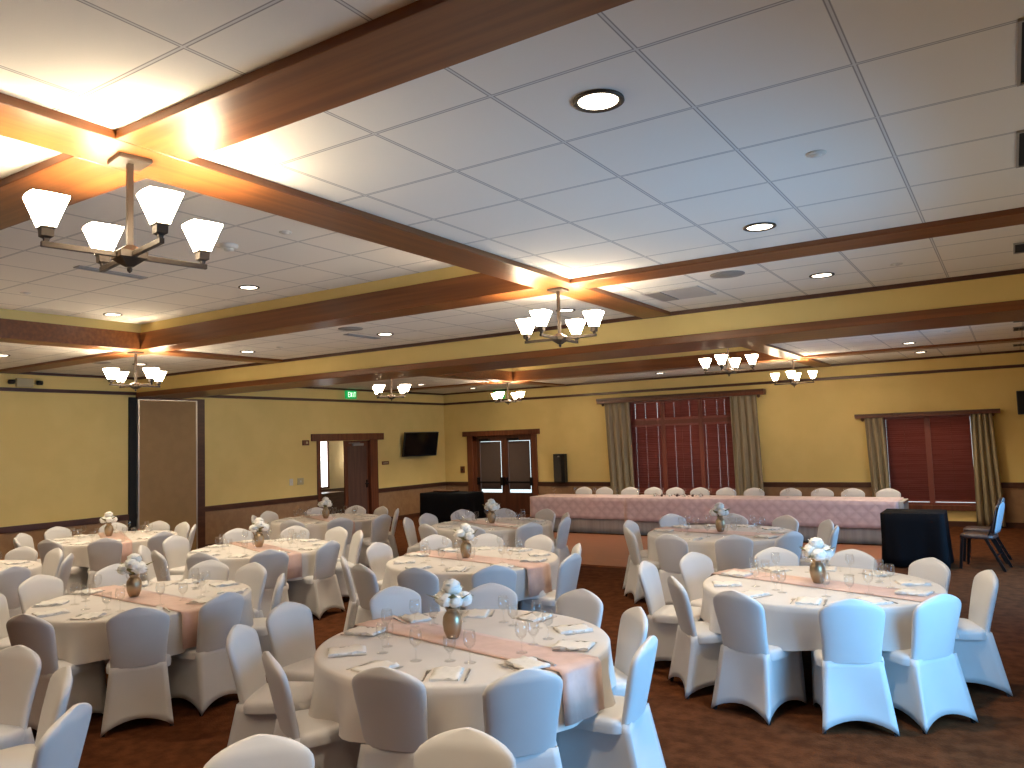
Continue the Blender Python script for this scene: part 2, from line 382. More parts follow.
def curtain_panel(name, xt0, xt1, xb0, xb1, zt, zb, y, n, label, parent=None):
    mb = MB(); nx, nz = n * 8, 14; vs = []; fs = []
    for j in range(nz + 1):
        v = j / nz; z = zt + (zb - zt) * v
        for i in range(nx + 1):
            u = i / nx; xa = xt0 + (xt1 - xt0) * u; xb = xb0 + (xb1 - xb0) * u
            amp = .042 + .018 * v
            x = xa + (xb - xa) * v + .010 * math.sin(u * n * 4 * PI + 1) * v
            vs.append((x, y + amp * math.sin(u * n * 2 * PI + .5 * math.sin(3 * u + 2 * v)), z))
    for j in range(nz):
        for i in range(nx): a = j * (nx + 1) + i; fs.append((a, a + 1, a + nx + 2, a + nx + 1))
    mb.add(vs, fs, True); o = mb.build(name, M['curtain'], parent)
    sd = o.modifiers.new('thick', 'SOLIDIFY'); sd.thickness = .006
    return tag(o, label, 'curtain', 'olive drapes at the back windows')
YC = YB - .15
curtain_panel('curtain', -8.60, -7.92, -8.52, -7.86, 2.86, .04, YC, 4, 'olive drape at the left edge of the large blinds window')
curtain_panel('curtain', -5.42, -4.82, -5.40, -4.74, 2.86, .04, YC, 4, 'olive drape at the right edge of the large blinds window')
curtain_panel('curtain', -2.60, -2.24, -2.54, -2.20, 2.24, .04, YC, 3, 'olive drape at the left edge of the smaller right window')
curtain_panel('curtain', -.68, -.32, -.72, -.24, 2.24, .04, YC, 4, 'olive drape at the right edge of the smaller right window')
def valance(x0, x1, z0, z1, lab, rod=True):
    t = empty('curtain_cornice', ((x0 + x1) / 2, YB - .11, z0)); tag(t, lab, 'curtain rod'); h = (x1 - x0) / 2
    part('cornice_board', MB().box(-h, h, -.10, .10, 0, z1 - z0), M['door_wood'], t, .008)
    part('cornice_lip', MB().box(-h - .0, h + .0, -.115, -.10, (z1 - z0) * .55, (z1 - z0)), M['dark_trim'], t, .004)
    for sx in (-1, 1): part('finial', MB().lathe([(0.0, -.07), (.03, -.05), (.04, -.02), (.025, 0), (.015, .0)], 12, sx * (h - .14), -.02), M['dark_trim'], t)
valance(-8.79, -4.63, 2.84, 2.97, 'long dark wood cornice above the large blinds window')
valance(-2.78, -.18, 2.215, 2.30, 'dark wood cornice above the smaller right window')

# ------------------------------------------------------------------ left doorway with the corridor behind it
dl = empty('door_2', (XL, 13.95, 0)); tag(dl, kind='structure')
def L(mb, x0, x1, y0, y1, z0, z1): return mb.box(x0 - XL, x1 - XL, y0 - 13.95, y1 - 13.95, z0, z1)
part('door_header', L(MB(), XL, XL + .07, 12.75, 15.20, 2.13, 2.30), M['door_wood'], dl, .008)
part('door_jamb', L(MB(), XL - .12, XL + .04, 12.93, 13.03, 0, 2.13), M['door_wood'], dl, .005)
part('door_jamb', L(MB(), XL - .12, XL + .04, 14.72, 14.99, 0, 2.13), M['door_wood'], dl, .005)
lf = part('door_leaf', L(MB(), XL - .10, XL - .055, 13.90, 14.72, .01, 2.125), M['door_wood'], dl, .004)
part('door_panel', L(MB(), XL - .058, XL - .045, 13.99, 14.66, .06, 1.98), M['leaf_wood'], lf)
part('door_closer', L(L(MB(), XL - .055, XL + .0, 14.15, 14.52, 1.99, 2.05), XL - .03, XL - .01, 14.0, 14.4, 2.055, 2.07), M['grey_plastic'], lf, .01)
part('door_handle', L(L(MB(), XL - .046, XL - .02, 14.62, 14.66, .93, 1.13), XL - .02, XL + .03, 14.56, 14.66, 1.02, 1.045), M['black_metal'], lf, .005)
# corridor beyond
XC = -16.6
M['cream'] = mat('cream_corridor_paint', (.66, .60, .43), .75)
struct('wall_corridor', MB().box(XC - .1, XC, 11.2, 18.2, 0, 2.9), M['cream'])
struct('wall_corridor', MB().box(XC, XL - T, 11.1, 11.2, 0, 2.9), M['cream'])
struct('wall_corridor', MB().box(XC, XL - T, 18.2, 18.3, 0, 2.9), M['cream'])
struct('ceiling', MB().box(XC - .1, XL - T, 11.1, 18.3, 2.9, 3.0), M['tiles'])
struct('trim_12_corridor', MB().box(XC, XC + .03, 11.2, 18.2, .68, .78), M['dark_trim'])
struct('trim_13_corridor', MB().box(XC, XC + .008, 11.2, 18.2, .0, .68), M['wainscot'])
w3 = empty('window_3', (XC, 15.75, 0)); tag(w3, kind='structure')
part('window_pane', MB().box(.01, .02, -.20, .16, .86, 2.16), M['day_panel'], w3)
f = MB(); f.box(0, .05, -.26, -.20, .80, 2.22); f.box(0, .05, .16, .22, .80, 2.22); f.box(0, .05, -.20, .16, 2.16, 2.22); f.box(0, .05, -.20, .16, .80, .86)
part('window_frame', f, M['door_wood'], w3)
sc = empty('corridor_fill_sconce', (XC, 17.0, 1.65)); tag(sc, 'small glowing wall sconce hidden behind the door leaf, added to light the corridor', 'wall lamp')  # unseen behind the closed leaf; its glow is raised to brighten the corridor
part('lamp_glass', MB().lathe([(.0, -.05), (.05, -.03), (.075, .06), (.06, .07)], 12, .09, 0), emis_mat('lit_sconce_glass', (1, .78, .5), 160), sc)
part('wall_bracket', MB().box(0, .08, -.03, .03, -.08, .0), M['bronze'], sc)
dk = empty('corridor_cabinet', (XC + .35, 15.5, 0)); tag(dk, 'dark low cabinet under the corridor window beyond the doorway', 'cabinet')
part('cabinet_body', MB().box(-.3, .3, -.45, .45, 0, .68), M['dark_trim'], dk, .01); part('cabinet_top', MB().box(-.33, .33, -.48, .48, .68, .72), M['dark_trim'], dk, .005)

# ------------------------------------------------------------------ folding partition at the left wall
pp = empty('partition_panel', (XL, 9.08, 0)); tag(pp, 'tall tan folding partition panel parked in its pocket under the header', 'partition')
part('panel_face', MB().box(.01, .05, -.60, .60, .02, 2.985), M['panel_fabric'], pp)
for nm, a in (('edge_trim', (.01, .055, -.63, -.60, .02, 3.0)), ('edge_trim', (.01, .055, .60, .63, .02, 3.0)), ('edge_trim', (.01, .055, -.60, .60, 2.985, 3.0))): part(nm, MB().box(*a), M['alu'], pp)
struct('trim_14_pocket_shade', MB().box(XL, XL + .03, 8.29, 8.44, 0, 3.035), M['slot'])  # black strip on the wall stands in for the shaded pocket gap
struct('trim_15_pocket', MB().box(XL, XL + .045, 9.715, 9.89, 0, 3.035), M['dark_trim'], .004)
struct('trim_16_pocket', MB().box(XL, XL + .04, 8.44, 9.715, 3.003, 3.035), M['dark_trim'])

# ------------------------------------------------------------------ wall fittings
tv = empty('wall_television', (XL, 16.42, 1.98)); tag(tv, 'black flat television on the left wall, tilted down near the corner', 'television')
def rotbox(mb, hx, hy, hz, c, ax, ang):
    R = Matrix.Rotation(ang, 3, ax); vs = [Vector((x, y, z)) for z in (-hz, hz) for y in (-hy, hy) for x in (-hx, hx)]
    vs = [R @ v + Vector(c) for v in vs]
    return mb.add(vs, [(0, 2, 3, 1), (4, 5, 7, 6), (0, 1, 5, 4), (2, 6, 7, 3), (0, 4, 6, 2), (1, 3, 7, 5)])
R2 = Matrix.Rotation(math.radians(-14), 4, 'Z') @ Matrix.Rotation(math.radians(12), 4, 'Y')
def tvbox(nm, x0, x1, y0, y1, z0, z1, m):
    mb = MB().box(x0, x1, y0, y1, z0, z1); mb.v = [tuple(R2 @ Vector(v) + Vector((.28, 0, 0))) for v in mb.v]; return part(nm, mb, m, tv, .004)
tvbox('tv_body', -.035, .03, -.56, .56, -.33, .33, M['black']); tvbox('tv_screen', .031, .034, -.535, .535, -.30, .31, M['screen'])
part('wall_mount', MB().box(.0, .03, -.16, .16, -.16, .16).bar((.02, 0, 0), (.27, 0, 0), .06, .08), M['black_metal'], tv)

def sign(loc, facing, label):
    s = empty('exit_sign', loc); tag(s, label, 'exit sign'); s.rotation_euler = (0, 0, facing)
    part('sign_body', MB().box(-.17, .17, -.035, .035, -.10, .10), M['exit_green'], s, .01)
    lt = MB(); strokes = {'E': [((0, 0), (0, 1)), ((0, 0), (.6, 0)), ((0, .5), (.5, .5)), ((0, 1), (.6, 1))], 'X': [((0, 0), (.65, 1)), ((0, 1), (.65, 0))],
                          'I': [((.15, 0), (.15, 1))], 'T': [((0, 1), (.66, 1)), ((.33, 0), (.33, 1))]}
    x = -.125
    for ch, w in (('E', .075), ('X', .08), ('I', .045), ('T', .07)):
        for (a, b), (c, d) in strokes[ch]:
            lt.bar((x + a * .08, -.0375, -.055 + b * .11), (x + c * .08, -.0375, -.055 + d * .11), .006, .017)
        x += w
    part('exit_letters', lt, M['exit_white'], s)
sign((XL + .04, 14.05, 3.26), math.radians(90), 'green lit exit sign above the doorway on the left wall')
sign((-11.85, YB - .04, 3.26), 0, 'green lit exit sign above the glazed doors on the back wall')
em = empty('emergency_light', (XL, 6.46, 3.22)); tag(em, 'ivory emergency light with two lamp heads high on the left wall', 'emergency light')
part('battery_case', MB().box(0, .07, -.13, .13, -.07, .075), M['ivory_plastic'], em, .01)
for sy in (-1, 1):
    part('lamp_head', MB().lathe([(.0, -.03), (.045, -.03), (.055, .0), (.05, .04), (0, .04)], 14, .08, sy * .22), M['black_metal'], em)
    part('lamp_arm', MB().bar((.03, sy * .13, .0), (.07, sy * .20, .0), .015), M['ivory_plastic'], em)
fa = empty('fire_alarm', (XL, 12.58, 2.10)); tag(fa, 'small brown fire alarm strobe left of the doorway', 'alarm')
part('alarm_plate', MB().box(0, .04, -.09, .09, -.06, .06), M['door_wood'], fa, .006); part('strobe_lens', MB().box(.04, .055, -.01, .04, -.025, .025), M['ivory_plastic'], fa, .004)
for y, w, lb in ((12.15, .05, 'single white light switch furthest left of the doorway'), (12.42, .09, 'wide ivory switch plate between single switch and doorway')):
    t = empty('light_switch', (XL, y, 1.22)); tag(t, lb, 'light switch'); part('switch_plate', MB().box(0, .012, -w, w, -.075, .075), M['white_plastic'] if w < .08 else M['ivory_plastic'], t, .003)
    part('toggle', MB().box(.012, .022, -.012, .012, -.02, .02), M['white_plastic'], t)
t = empty('room_sign', (XL, 15.30, 1.52)); tag(t, 'small brown plaque right of the doorway', 'sign'); part('plaque', MB().box(0, .015, -.13, .13, -.045, .045), M['door_wood'], t, .003)
part('plaque_line', MB().box(.015, .017, -.09, .09, -.012, .012), M['ivory_plastic'], t)
t = empty('door_control', (-13.18, YB, 1.22)); tag(t, 'brown control plate left of the glazed doors', 'switch'); part('control_plate', MB().box(-.07, .07, -.03, 0, -.09, .09), M['door_wood'], t, .004)
part('control_button', MB().box(-.025, .025, -.04, -.03, -.03, .03), M['black'], t)
t = empty('wall_speaker', (-9.97, YB, 1.235)); tag(t, 'tall black speaker cabinet on the back wall beside the doors', 'speaker')
part('speaker_cabinet', MB().box(-.165, .165, -.16, 0, -.37, .37), M['black'], t, .01)
part('speaker_grille', MB().box(-.15, .06, -.168, -.16, -.34, .34), mat('speaker_mesh', (.045, .038, .03), .7, bump=(400, .5, .003)), t)
part('speaker_badge', MB().box(-.03, .03, -.172, -.168, .29, .32), M['alu'], t)
t = empty('wall_loudspeaker', (.24, YB, 2.42)); tag(t, 'black box at the right image edge on the back wall', 'speaker')
part('speaker_cabinet', MB().box(-.14, .2, -.2, 0, -.25, .2), M['black'], t, .01); part('speaker_grille', MB().box(-.12, .18, -.208, -.2, -.23, .18), M['slot'], t)

# ------------------------------------------------------------------ ceiling fittings
def unique_dir(x, y): return None
dlm = None
def downlight(x, y, z, lab):
    global dlm
    if dlm is None:
        r = empty('recessed_downlight', (x, y, z))
        part('trim_ring', MB().lathe([(.108, 0), (.110, -.008), (.100, -.012), (.088, -.010), (.084, -.002)], 28), M['bronze'], r)
        part('light_lens', MB().disc(0, 0, -.004, .0845, 28), M['lens_glow'], r)
        dlm = r
    else: r = copy_tree(dlm); r.location = (x, y, z)
    tag(r, lab, 'downlight', 'recessed round downlights')
    l = bpy.data.lights.new('downlight_beam', 'SPOT'); l.energy = 140; l.color = (1, .84, .62); l.spot_size = math.radians(105); l.spot_blend = .8; l.shadow_soft_size = .08
    lo = bpy.data.objects.new('downlight_beam', l); lo.location = (x, y, z - .03); C.objects.link(lo)
    return r
for x, y, z, lab in ((-1.37, 2.88, ZC, 'round recessed downlight, the largest, in the front right ceiling bay'),
    (-1.37, 5.36, ZC, 'round recessed downlight in the front right bay, just before the beam'),
    (-1.37, 7.43, ZC, 'round recessed downlight between the right beam and the yellow header'),
    (-1.37, 11.84, ZC, 'first recessed downlight beyond the header in the right ceiling strip'),
    (-1.37, 14.53, ZC, 'second recessed downlight beyond the header, before the last right beam'),
    (-1.37, 16.5, ZC, 'recessed downlight nearest the back wall above the right window'),
    (-4.05, 7.46, ZC, 'recessed downlight behind the middle chandelier, before the header'),
    (-6.67, 7.44, ZC, 'recessed downlight beside the round ceiling speaker, before the header'),
    (-9.25, 7.36, ZC, 'recessed downlight right of the left chandelier, before the header'),
    (-11.64, 7.18, ZC, 'recessed downlight directly behind the left chandelier stem'),
    (-11.7, 5.18, ZC, 'recessed downlight at the left image edge below the raised coffer'),
    (-9.25, 5.35, ZH, 'left recessed downlight in the raised front coffer'),
    (-6.72, 5.37, ZH, 'right recessed downlight in the raised front coffer'),
    (-6.78, 14.74, ZH, 'recessed downlight in the raised coffer beyond the header'),
    (-11.71, 11.82, ZC, 'recessed downlight just beyond the header near the left exit sign'),
    (-11.89, 14.5, ZC, 'recessed downlight right of the small chandelier by the doorway'),
    (-11.91, 16.66, ZC, 'recessed downlight nearest the back left corner of the hall'),
    (-7.1, 2.9, ZH, 'unseen raised coffer downlight added just outside the left image edge, nearer one'),  # this unseen coffer pair is added to brighten the front tables
    (-9.35, 2.9, ZH, 'unseen raised coffer downlight added further outside the left image edge'),
    (-4.05, .6, ZC, 'unseen downlight added in the bay left of the camera, out of frame'),  # two more unseen downlights, added near the camera to light the front tables
    (-1.37, .6, ZC, 'unseen downlight added in the bay above the camera, out of frame'),
    (-6.64, 16.59, ZC, 'recessed downlight above the large blinds window')):
    downlight(x, y, z, lab)
def disc_fit(name, x, y, z, r, h, m, lab, cat):
    t = empty(name, (x, y, z)); tag(t, lab, cat)
    part('base_ring', MB().lathe([(r, 0), (r, -h * .6), (r * .85, -h), (0.001, -h)], 20), m, t)
    part('grille_face' if r > .1 else 'sensor_cap', MB().lathe([(r * .55, -h), (r * .5, -h * 1.5), (.001, -h * 1.6)], 16), m, t)
for a in ((-2.04, 6.79, ZC, .15, .012, M['grey_plastic'], 'round grey ceiling speaker right of the middle chandelier'),
          (-6.64, 6.79, ZC, .15, .012, M['grey_plastic'], 'round grey ceiling speaker before the header, centre'),
          (-11.74, 6.59, ZC, .15, .012, M['grey_plastic'], 'round grey ceiling speaker above the left chandelier')): disc_fit('ceiling_speaker', *a, 'ceiling speaker')
for a in ((-.75, 4.12, ZC, .05, .012, M['white_plastic'], 'white sprinkler cap in the bluish front right ceiling'),
          (-.75, 7.39, ZC, .05, .012, M['white_plastic'], 'sprinkler cap between right beam and header'),
          (-.72, 13.21, ZC, .05, .012, M['white_plastic'], 'sprinkler cap in right ceiling strip beyond the header'),
          (-4.77, 4.17, ZH, .05, .012, M['white_plastic'], 'sprinkler cap in the raised coffer, upper right of the front chandelier'),
          (-8.64, 4.05, ZH, .05, .012, M['white_plastic'], 'sprinkler cap in the raised coffer, left of the front chandelier'),
          (-8.55, 7.35, ZC, .05, .012, M['white_plastic'], 'sprinkler cap left of the centre round speaker')): disc_fit('sprinkler_cap', a[0], a[1], a[2] + .002, *a[3:], 'sprinkler')
disc_fit('smoke_detector', -5.43, 4.14, ZH, .075, .035, M['white_plastic'], 'white smoke detector in the raised coffer beside a sprinkler', 'smoke detector')
def slot_vent(x0, x1, y0, y1, z, lab, n=4, along='y'):
    t = empty('ceiling_vent', ((x0 + x1) / 2, (y0 + y1) / 2, z)); tag(t, lab, 'vent'); hx, hy = (x1 - x0) / 2, (y1 - y0) / 2
    f = MB(); b = .012; f.box(-hx, hx, -hy, -hy + b, -.012, 0); f.box(-hx, hx, hy - b, hy, -.012, 0); f.box(-hx, -hx + b, -hy + b, hy - b, -.012, 0); f.box(hx - b, hx, -hy + b, hy - b, -.012, 0)
    part('vent_frame', f, M['grey_plastic'], t); part('vent_slot', MB().box(-hx + b, hx - b, -hy + b, hy - b, -.004, -.001), M['slot'], t)
    lv = MB()
    for k in range(1, n):
        if along == 'y': xx = -hx + b + (2 * hx - 2 * b) * k / n; lv.box(xx - .004, xx + .004, -hy + b, hy - b, -.010, -.004)
        else: yy = -hy + b + (2 * hy - 2 * b) * k / n; lv.box(-hx + b, hx - b, yy - .004, yy + .004, -.010, -.004)
    part('louvre_blades', lv, M['black'] if x0 > 0 else M['grey_plastic'], t)
slot_vent(.11, .40, 3.18, 3.80, ZC, 'black return air grille at the top right image corner', 3)
slot_vent(.11, .40, 4.42, 5.03, ZC, 'black return air grille at the right image edge, second from the front', 3)
slot_vent(.10, .40, 7.2, 7.6, ZC, 'small dark vent at the right image edge between beam and header', 3)
slot_vent(.10, .32, 12.3, 12.8, ZC, 'small dark vent at right edge just beyond the header', 3)
slot_vent(.10, .32, 13.5, 14.0, ZC, 'small dark vent at right edge, second beyond the header', 3)
slot_vent(.10, .32, 16.4, 16.8, ZC, 'small dark vent at right edge nearest the back wall', 3)
slot_vent(-7.13, -7.03, 3.75, 4.42, ZH, 'long linear slot vent in the raised coffer behind the front chandelier', 2)
slot_vent(-7.05, -6.95, 7.08, 7.66, ZC, 'linear slot vent beside the centre ceiling speaker', 2)
sv = empty('ceiling_diffuser', (-2.72, 7.4, ZC)); tag(sv, 'square perforated ceiling diffuser right of the middle chandelier', 'vent')
part('diffuser_frame', MB().box(-.29, .29, -.29, .29, -.008, 0), mat('diffuser_grey', (.50, .48, .45), .7), sv); part('diffuser_core', MB().box(-.26, -.10, -.26, .26, -.014, -.008), M['grey_plastic'], sv)

# chandeliers
def make_chandelier():
    r = empty('chandelier'); zb = -.455                       # origin at the beam underside
    part('ceiling_canopy', MB().box(-.075, .075, -.075, .075, -.022, 0), M['bronze'], r, .004)
    part('stem', MB().box(-.013, .013, -.013, .013, zb, -.02), M['bronze'], r, .002)
    hb = MB(); hb.lathe([(.014, zb + .05), (.085, zb + .012), (.085, zb - .018), (.02, zb - .055), (.001, zb - .056)], 4, rot=PI / 4, smooth=False)
    part('hub', hb, M['bronze'], r)
    part('finial', MB().lathe([(.0, zb - .085), (.011, zb - .075), (.012, zb - .062), (.006, zb - .054)], 10), M['bronze'], r)
    for k in range(4):
        a = k * PI / 2; c, s = math.cos(a), math.sin(a); e = .345
        am = part('arm', MB().bar((c * .05, s * .05, zb - .004), (c * (e + .02), s * (e + .02), zb - .004), .022, .024), M['bronze'], r, .002)
        part('lamp_cup', MB().lathe([(.012, zb + .005), (.016, zb + .022), (.034, zb + .030), (.036, zb + .062), (.042, zb + .066), (.042, zb + .072), (.001, zb + .072)], 4, c * e, s * e, smooth=False, rot=a + PI / 4), M['bronze'], am)
        gs = part('glass_shade', MB().lathe([(.034, zb + .072), (.038, zb + .085), (.052, zb + .125), (.066, zb + .165), (.078, zb + .198), (.079, zb + .206), (.073, zb + .206), (.048, zb + .13), (.030, zb + .08)], 16, c * e, s * e, square=.72, rot=a), M['shade_glow'], am)
        part('light_bulb', MB().lathe([(.001, zb + .10), (.024, zb + .125), (.024, zb + .15), (.001, zb + .175)], 8, c * e, s * e), M['bulb'], gs)
    return r
ch0 = make_chandelier()
CH = [(-3.39, 2.04, -11, 'large front left chandelier of four lit square glass shades'),
      (-3.42, 6.17, 2, 'middle chandelier hanging where beams cross in front of the header'),
      (-9.99, 6.10, 1, 'left chandelier below the raised coffer, in front of the partition panel'),
      (-10.0, 11.30, 1, 'small chandelier beyond the header, in front of the doorway wall'),
      (-9.93, 15.30, 2, 'smallest chandelier, above the glazed double doors'),
      (-3.46, 11.33, 1, 'chandelier beyond the header, above the large blinds window'),
      (-3.47, 15.45, 4, 'rear chandelier between the two curtained windows')]
for i, (x, y, a, lab) in enumerate(CH):
    o = ch0 if i == 0 else copy_tree(ch0)
    o.location = (x, y, ZBM - .001); o.rotation_euler = (0, 0, math.radians(a)); tag(o, lab, 'chandelier', 'four light chandeliers at the beam crossings')
c8 = copy_tree(ch0); c8.location = (-9.91, 2.04, ZBM - .001); c8.rotation_euler = (0, 0, .2); tag(c8, 'chandelier outside the left image edge at the first beam crossing', 'chandelier', 'four light chandeliers at the beam crossings')

# ------------------------------------------------------------------ covered banquet chair
def smooth_interp(tab, z):
    for (z0, v0), (z1, v1) in zip(tab, tab[1:]):
        if z <= z1:
            t = (z - z0) / (z1 - z0) if z1 > z0 else 0; t = t * t * (3 - 2 * t) if abs(v1 - v0) > .0 else t
            return v0 + (v1 - v0) * t
    return tab[-1][1]
def superloop(hw, hd, n, e=2.6):
    pts = []
    for k in range(n):
        t = 2 * PI * k / n; c, s = math.cos(t), math.sin(t)
        pts.append((hw * abs(c) ** (2 / e) * (1 if c >= 0 else -1), hd * abs(s) ** (2 / e) * (1 if s >= 0 else -1)))
    return pts
def make_chair():
    r = empty('covered_banquet_chair')
    # backrest : crown-topped padded slab leaning back
    n = 28; vs = []; fs = []
    ztab = [.44, .47, .52, .58, .64, .69, .73, .765, .79, .81, .83, .846, .860, .870, .877, .881]
    wtab = [(.44, .188), (.50, .188), (.60, .195), (.70, .207), (.765, .212), (.79, .207), (.81, .192), (.83, .165), (.846, .135), (.86, .100), (.87, .068), (.877, .038), (.881, .014)]
    def wv(z):
        for (a, b), (c, d) in zip(wtab, wtab[1:]):
            if z <= c: return b + (d - b) * (z - a) / (c - a)
        return wtab[-1][1]
    for z in ztab:
        yc = -.205 - .085 * (z - .44) / .44 - .02 * ((z - .44) / .44) ** 2
        dep = .030 + .006 * math.sin(PI * min(1, (z - .44) / .40))
        if z > .83: dep *= max(.35, 1 - (z - .83) / .075)
        for x, y in superloop(wv(z), dep, n, 3.0):
            bow = .018 * (x / .21) ** 2            # slight curve round the sitter
            vs.append((x, yc + y + bow, z))
    for i in range(len(ztab) - 1):
        for k in range(n): fs.append((i * n + k, i * n + (k + 1) % n, (i + 1) * n + (k + 1) % n, (i + 1) * n + k))
    fs.append(tuple(range((len(ztab) - 1) * n, len(ztab) * n)))
    part('backrest_cover', MB().add(vs, fs, True), M['spandex'], r)
    # seat cushion under the cover
    n = 36; vs = []; fs = []
    prof = [(.40, 1.0), (.435, 1.01), (.455, .99), (.468, .94), (.474, .85), (.478, .6), (.480, .25)]
    for z, s in prof:
        for x, y in superloop(.208 * s, .215 * s, n, 5): vs.append((x * (1 - .10 * (y / .215)), y + .012, z))
    for i in range(len(prof) - 1):
        for k in range(n): fs.append((i * n + k, i * n + (k + 1) % n, (i + 1) * n + (k + 1) % n, (i + 1) * n + k))
    fs.append(tuple(range((len(prof) - 1) * n, len(prof) * n)))
    part('seat_cover', MB().add(vs, fs, True), M['spandex'], r)
    # stretched skirt, pulled down to the four feet, hem arched between them
    N = 10; corners = [(-.238, -.315), (.238, -.315), (.195, .245), (-.195, .245)]
    top = [(-.190, -.225), (.190, -.225), (.187, .222), (-.187, .222)]
    loopT = []; loopB = []; arch = []
    for q in range(4):
        a, b = corners[q], corners[(q + 1) % 4]; at, bt = top[q], top[(q + 1) % 4]
        for k in range(N):
            t = k / N; w = math.sin(PI * t)
            cx, cy = a[0] + (b[0] - a[0]) * t, a[1] + (b[1] - a[1]) * t
            pull = 1 - .13 * w
            loopB.append((cx * pull if q in (1, 3) else cx, cy * pull if q in (0, 2) else cy)); arch.append(.008 + .075 * w ** .75)
            loopT.append((at[0] + (bt[0] - at[0]) * t, at[1] + (bt[1] - at[1]) * t))
    n = 4 * N; vs = []; fs = []; R = 9
    for j in range(R + 1):
        v = j / R; g = v ** 1.0
        for k in range(n):
            z = .45 + (arch[k] - .45) * v
            q = k // N; w = math.sin(PI * (k % N) / N); pin = .018 * w * math.sin(PI * v)
            x = loopT[k][0] + (loopB[k][0] - loopT[k][0]) * g; y = loopT[k][1] + (loopB[k][1] - loopT[k][1]) * g
            if q in (1, 3): x -= math.copysign(pin, x)
            else: y -= math.copysign(pin, y)
            vs.append((x, y, z))
    for j in range(R):
        for k in range(n): fs.append((j * n + k, j * n + (k + 1) % n, (j + 1) * n + (k + 1) % n, (j + 1) * n + k))
    o = part('skirt_cover', MB().add(vs, fs, True), M['spandex'], r)
    m = o.modifiers.new('thick', 'SOLIDIFY'); m.thickness = .004; m.offset = -1
    for x, y in corners:
        part('leg', MB().bar((x * .93, y * .93, 0), (x * .70, y * .60 , .42), .020), M['black_metal'], r)
    return r
chair0 = make_chair(); chair0_used = False
def place_chair(x, y, rz, label, group, z=0):
    """(x, y): ground point under the top of the backrest; rz: direction the sitter faces"""
    global chair0_used
    o = chair0 if not chair0_used else copy_tree(chair0); chair0_used = True
    o.location = (x + .30 * math.cos(rz), y + .30 * math.sin(rz), z); o.rotation_euler = (0, 0, rz - PI / 2)
    return tag(o, label, 'chair', group)

# ------------------------------------------------------------------ tables
TB = {}   # name: (x, y, phrase, runner angle deg, cloth rotation deg, [chair angles, radii])
TB['T1'] = (-2.97, 3.98, 'the front centre round table', -10, 20, [(-73, 1.0), (-35, 1.17), (7, 1.27), (42, 1.22), (77, 1.25), (113, 1.25), (147, 1.36), (-178, 1.48), (-150, 1.38), (-115, 1.14)])
TB['T2'] = (-1.40, 6.66, 'the front right round table', -18, 30, [(-143, 1.19), (-108, 1.14), (-68, 1.14), (-36, 1.14), (20, 1.25), (51, 1.18), (87, 1.22), (119, 1.28), (156, 1.36), (-176, 1.46)])
TB['T3'] = (-6.32, 3.94, 'the front left round table', -4, 10, [(-69, 1.14), (-30, 1.14), (4, 1.12), (46, 1.22), (88, 1.22), (116, 1.3), (155, 1.45), (-176, 1.4), (-142, 1.2), (-105, 1.15)])
TB['T4'] = (-4.90, 6.76, 'the round table behind front centre', -10, 40, [(-132, 1.28), (-104, 1.30), (-75, 1.27), (-42, 1.27), (1, 1.28), (34, 1.20), (80, 1.22), (114, 1.2), (143, 1.33), (180, 1.27)])
TB['T5'] = (-3.16, 9.66, 'the round table nearest head table', -10, 15, [(179, 1.26), (137, 1.4), (100, 1.2), (64, 1.24), (32, 1.35), (5, 1.35), (-30, 1.15), (-65, 1.15), (-100, 1.22), (-140, 1.2)])
TB['T6'] = (-6.65, 9.69, 'the round table nearest glazed doors', -22, 35, [(-157, 1.33), (-106, 1.2), (-70, 1.2), (-30, 1.22), (8, 1.2), (40, 1.15), (79, 1.25), (115, 1.23), (145, 1.4), (176, 1.33)])
TB['T7'] = (-7.98, 6.54, 'the round table behind front left', -20, 25, [(-173, 1.5), (-133, 1.35), (-103, 1.25), (-70, 1.2), (-34, 1.21), (7, 1.12), (57, 1.27), (88, 1.32), (120, 1.4), (152, 1.5)])
TB['T8'] = (-10.0, 9.55, 'the round table nearest the doorway', -25, 15, [(-175, 1.35), (-140, 1.2), (-105, 1.2), (-70, 1.2), (-33, 1.2), (-3, 1.38), (43, 1.22), (77, 1.17), (110, 1.25), (145, 1.17)])
TB['T9'] = (-11.28, 6.55, 'the round table beside the partition', -25, 40, [(-177, 1.35), (-138, 1.2), (-103, 1.2), (-67, 1.2), (-32, 1.35), (3, 1.25), (45, 1.2), (75, 1.1), (109, 1.1), (147, 1.2)])
TB['TA'] = (-9.9, 3.85, 'the table cut off at left', -25, 40, [(7, 1.2), (50, 1.22), (86, 1.15), (118, 1.22), (-30, 1.2), (155, 1.25)])
RT, ZT = .90, .76
def drop(th, rot):
    t = th - rot; return min(1.20 / max(abs(math.cos(t)), abs(math.sin(t))) - RT, .30 + .0) - .0
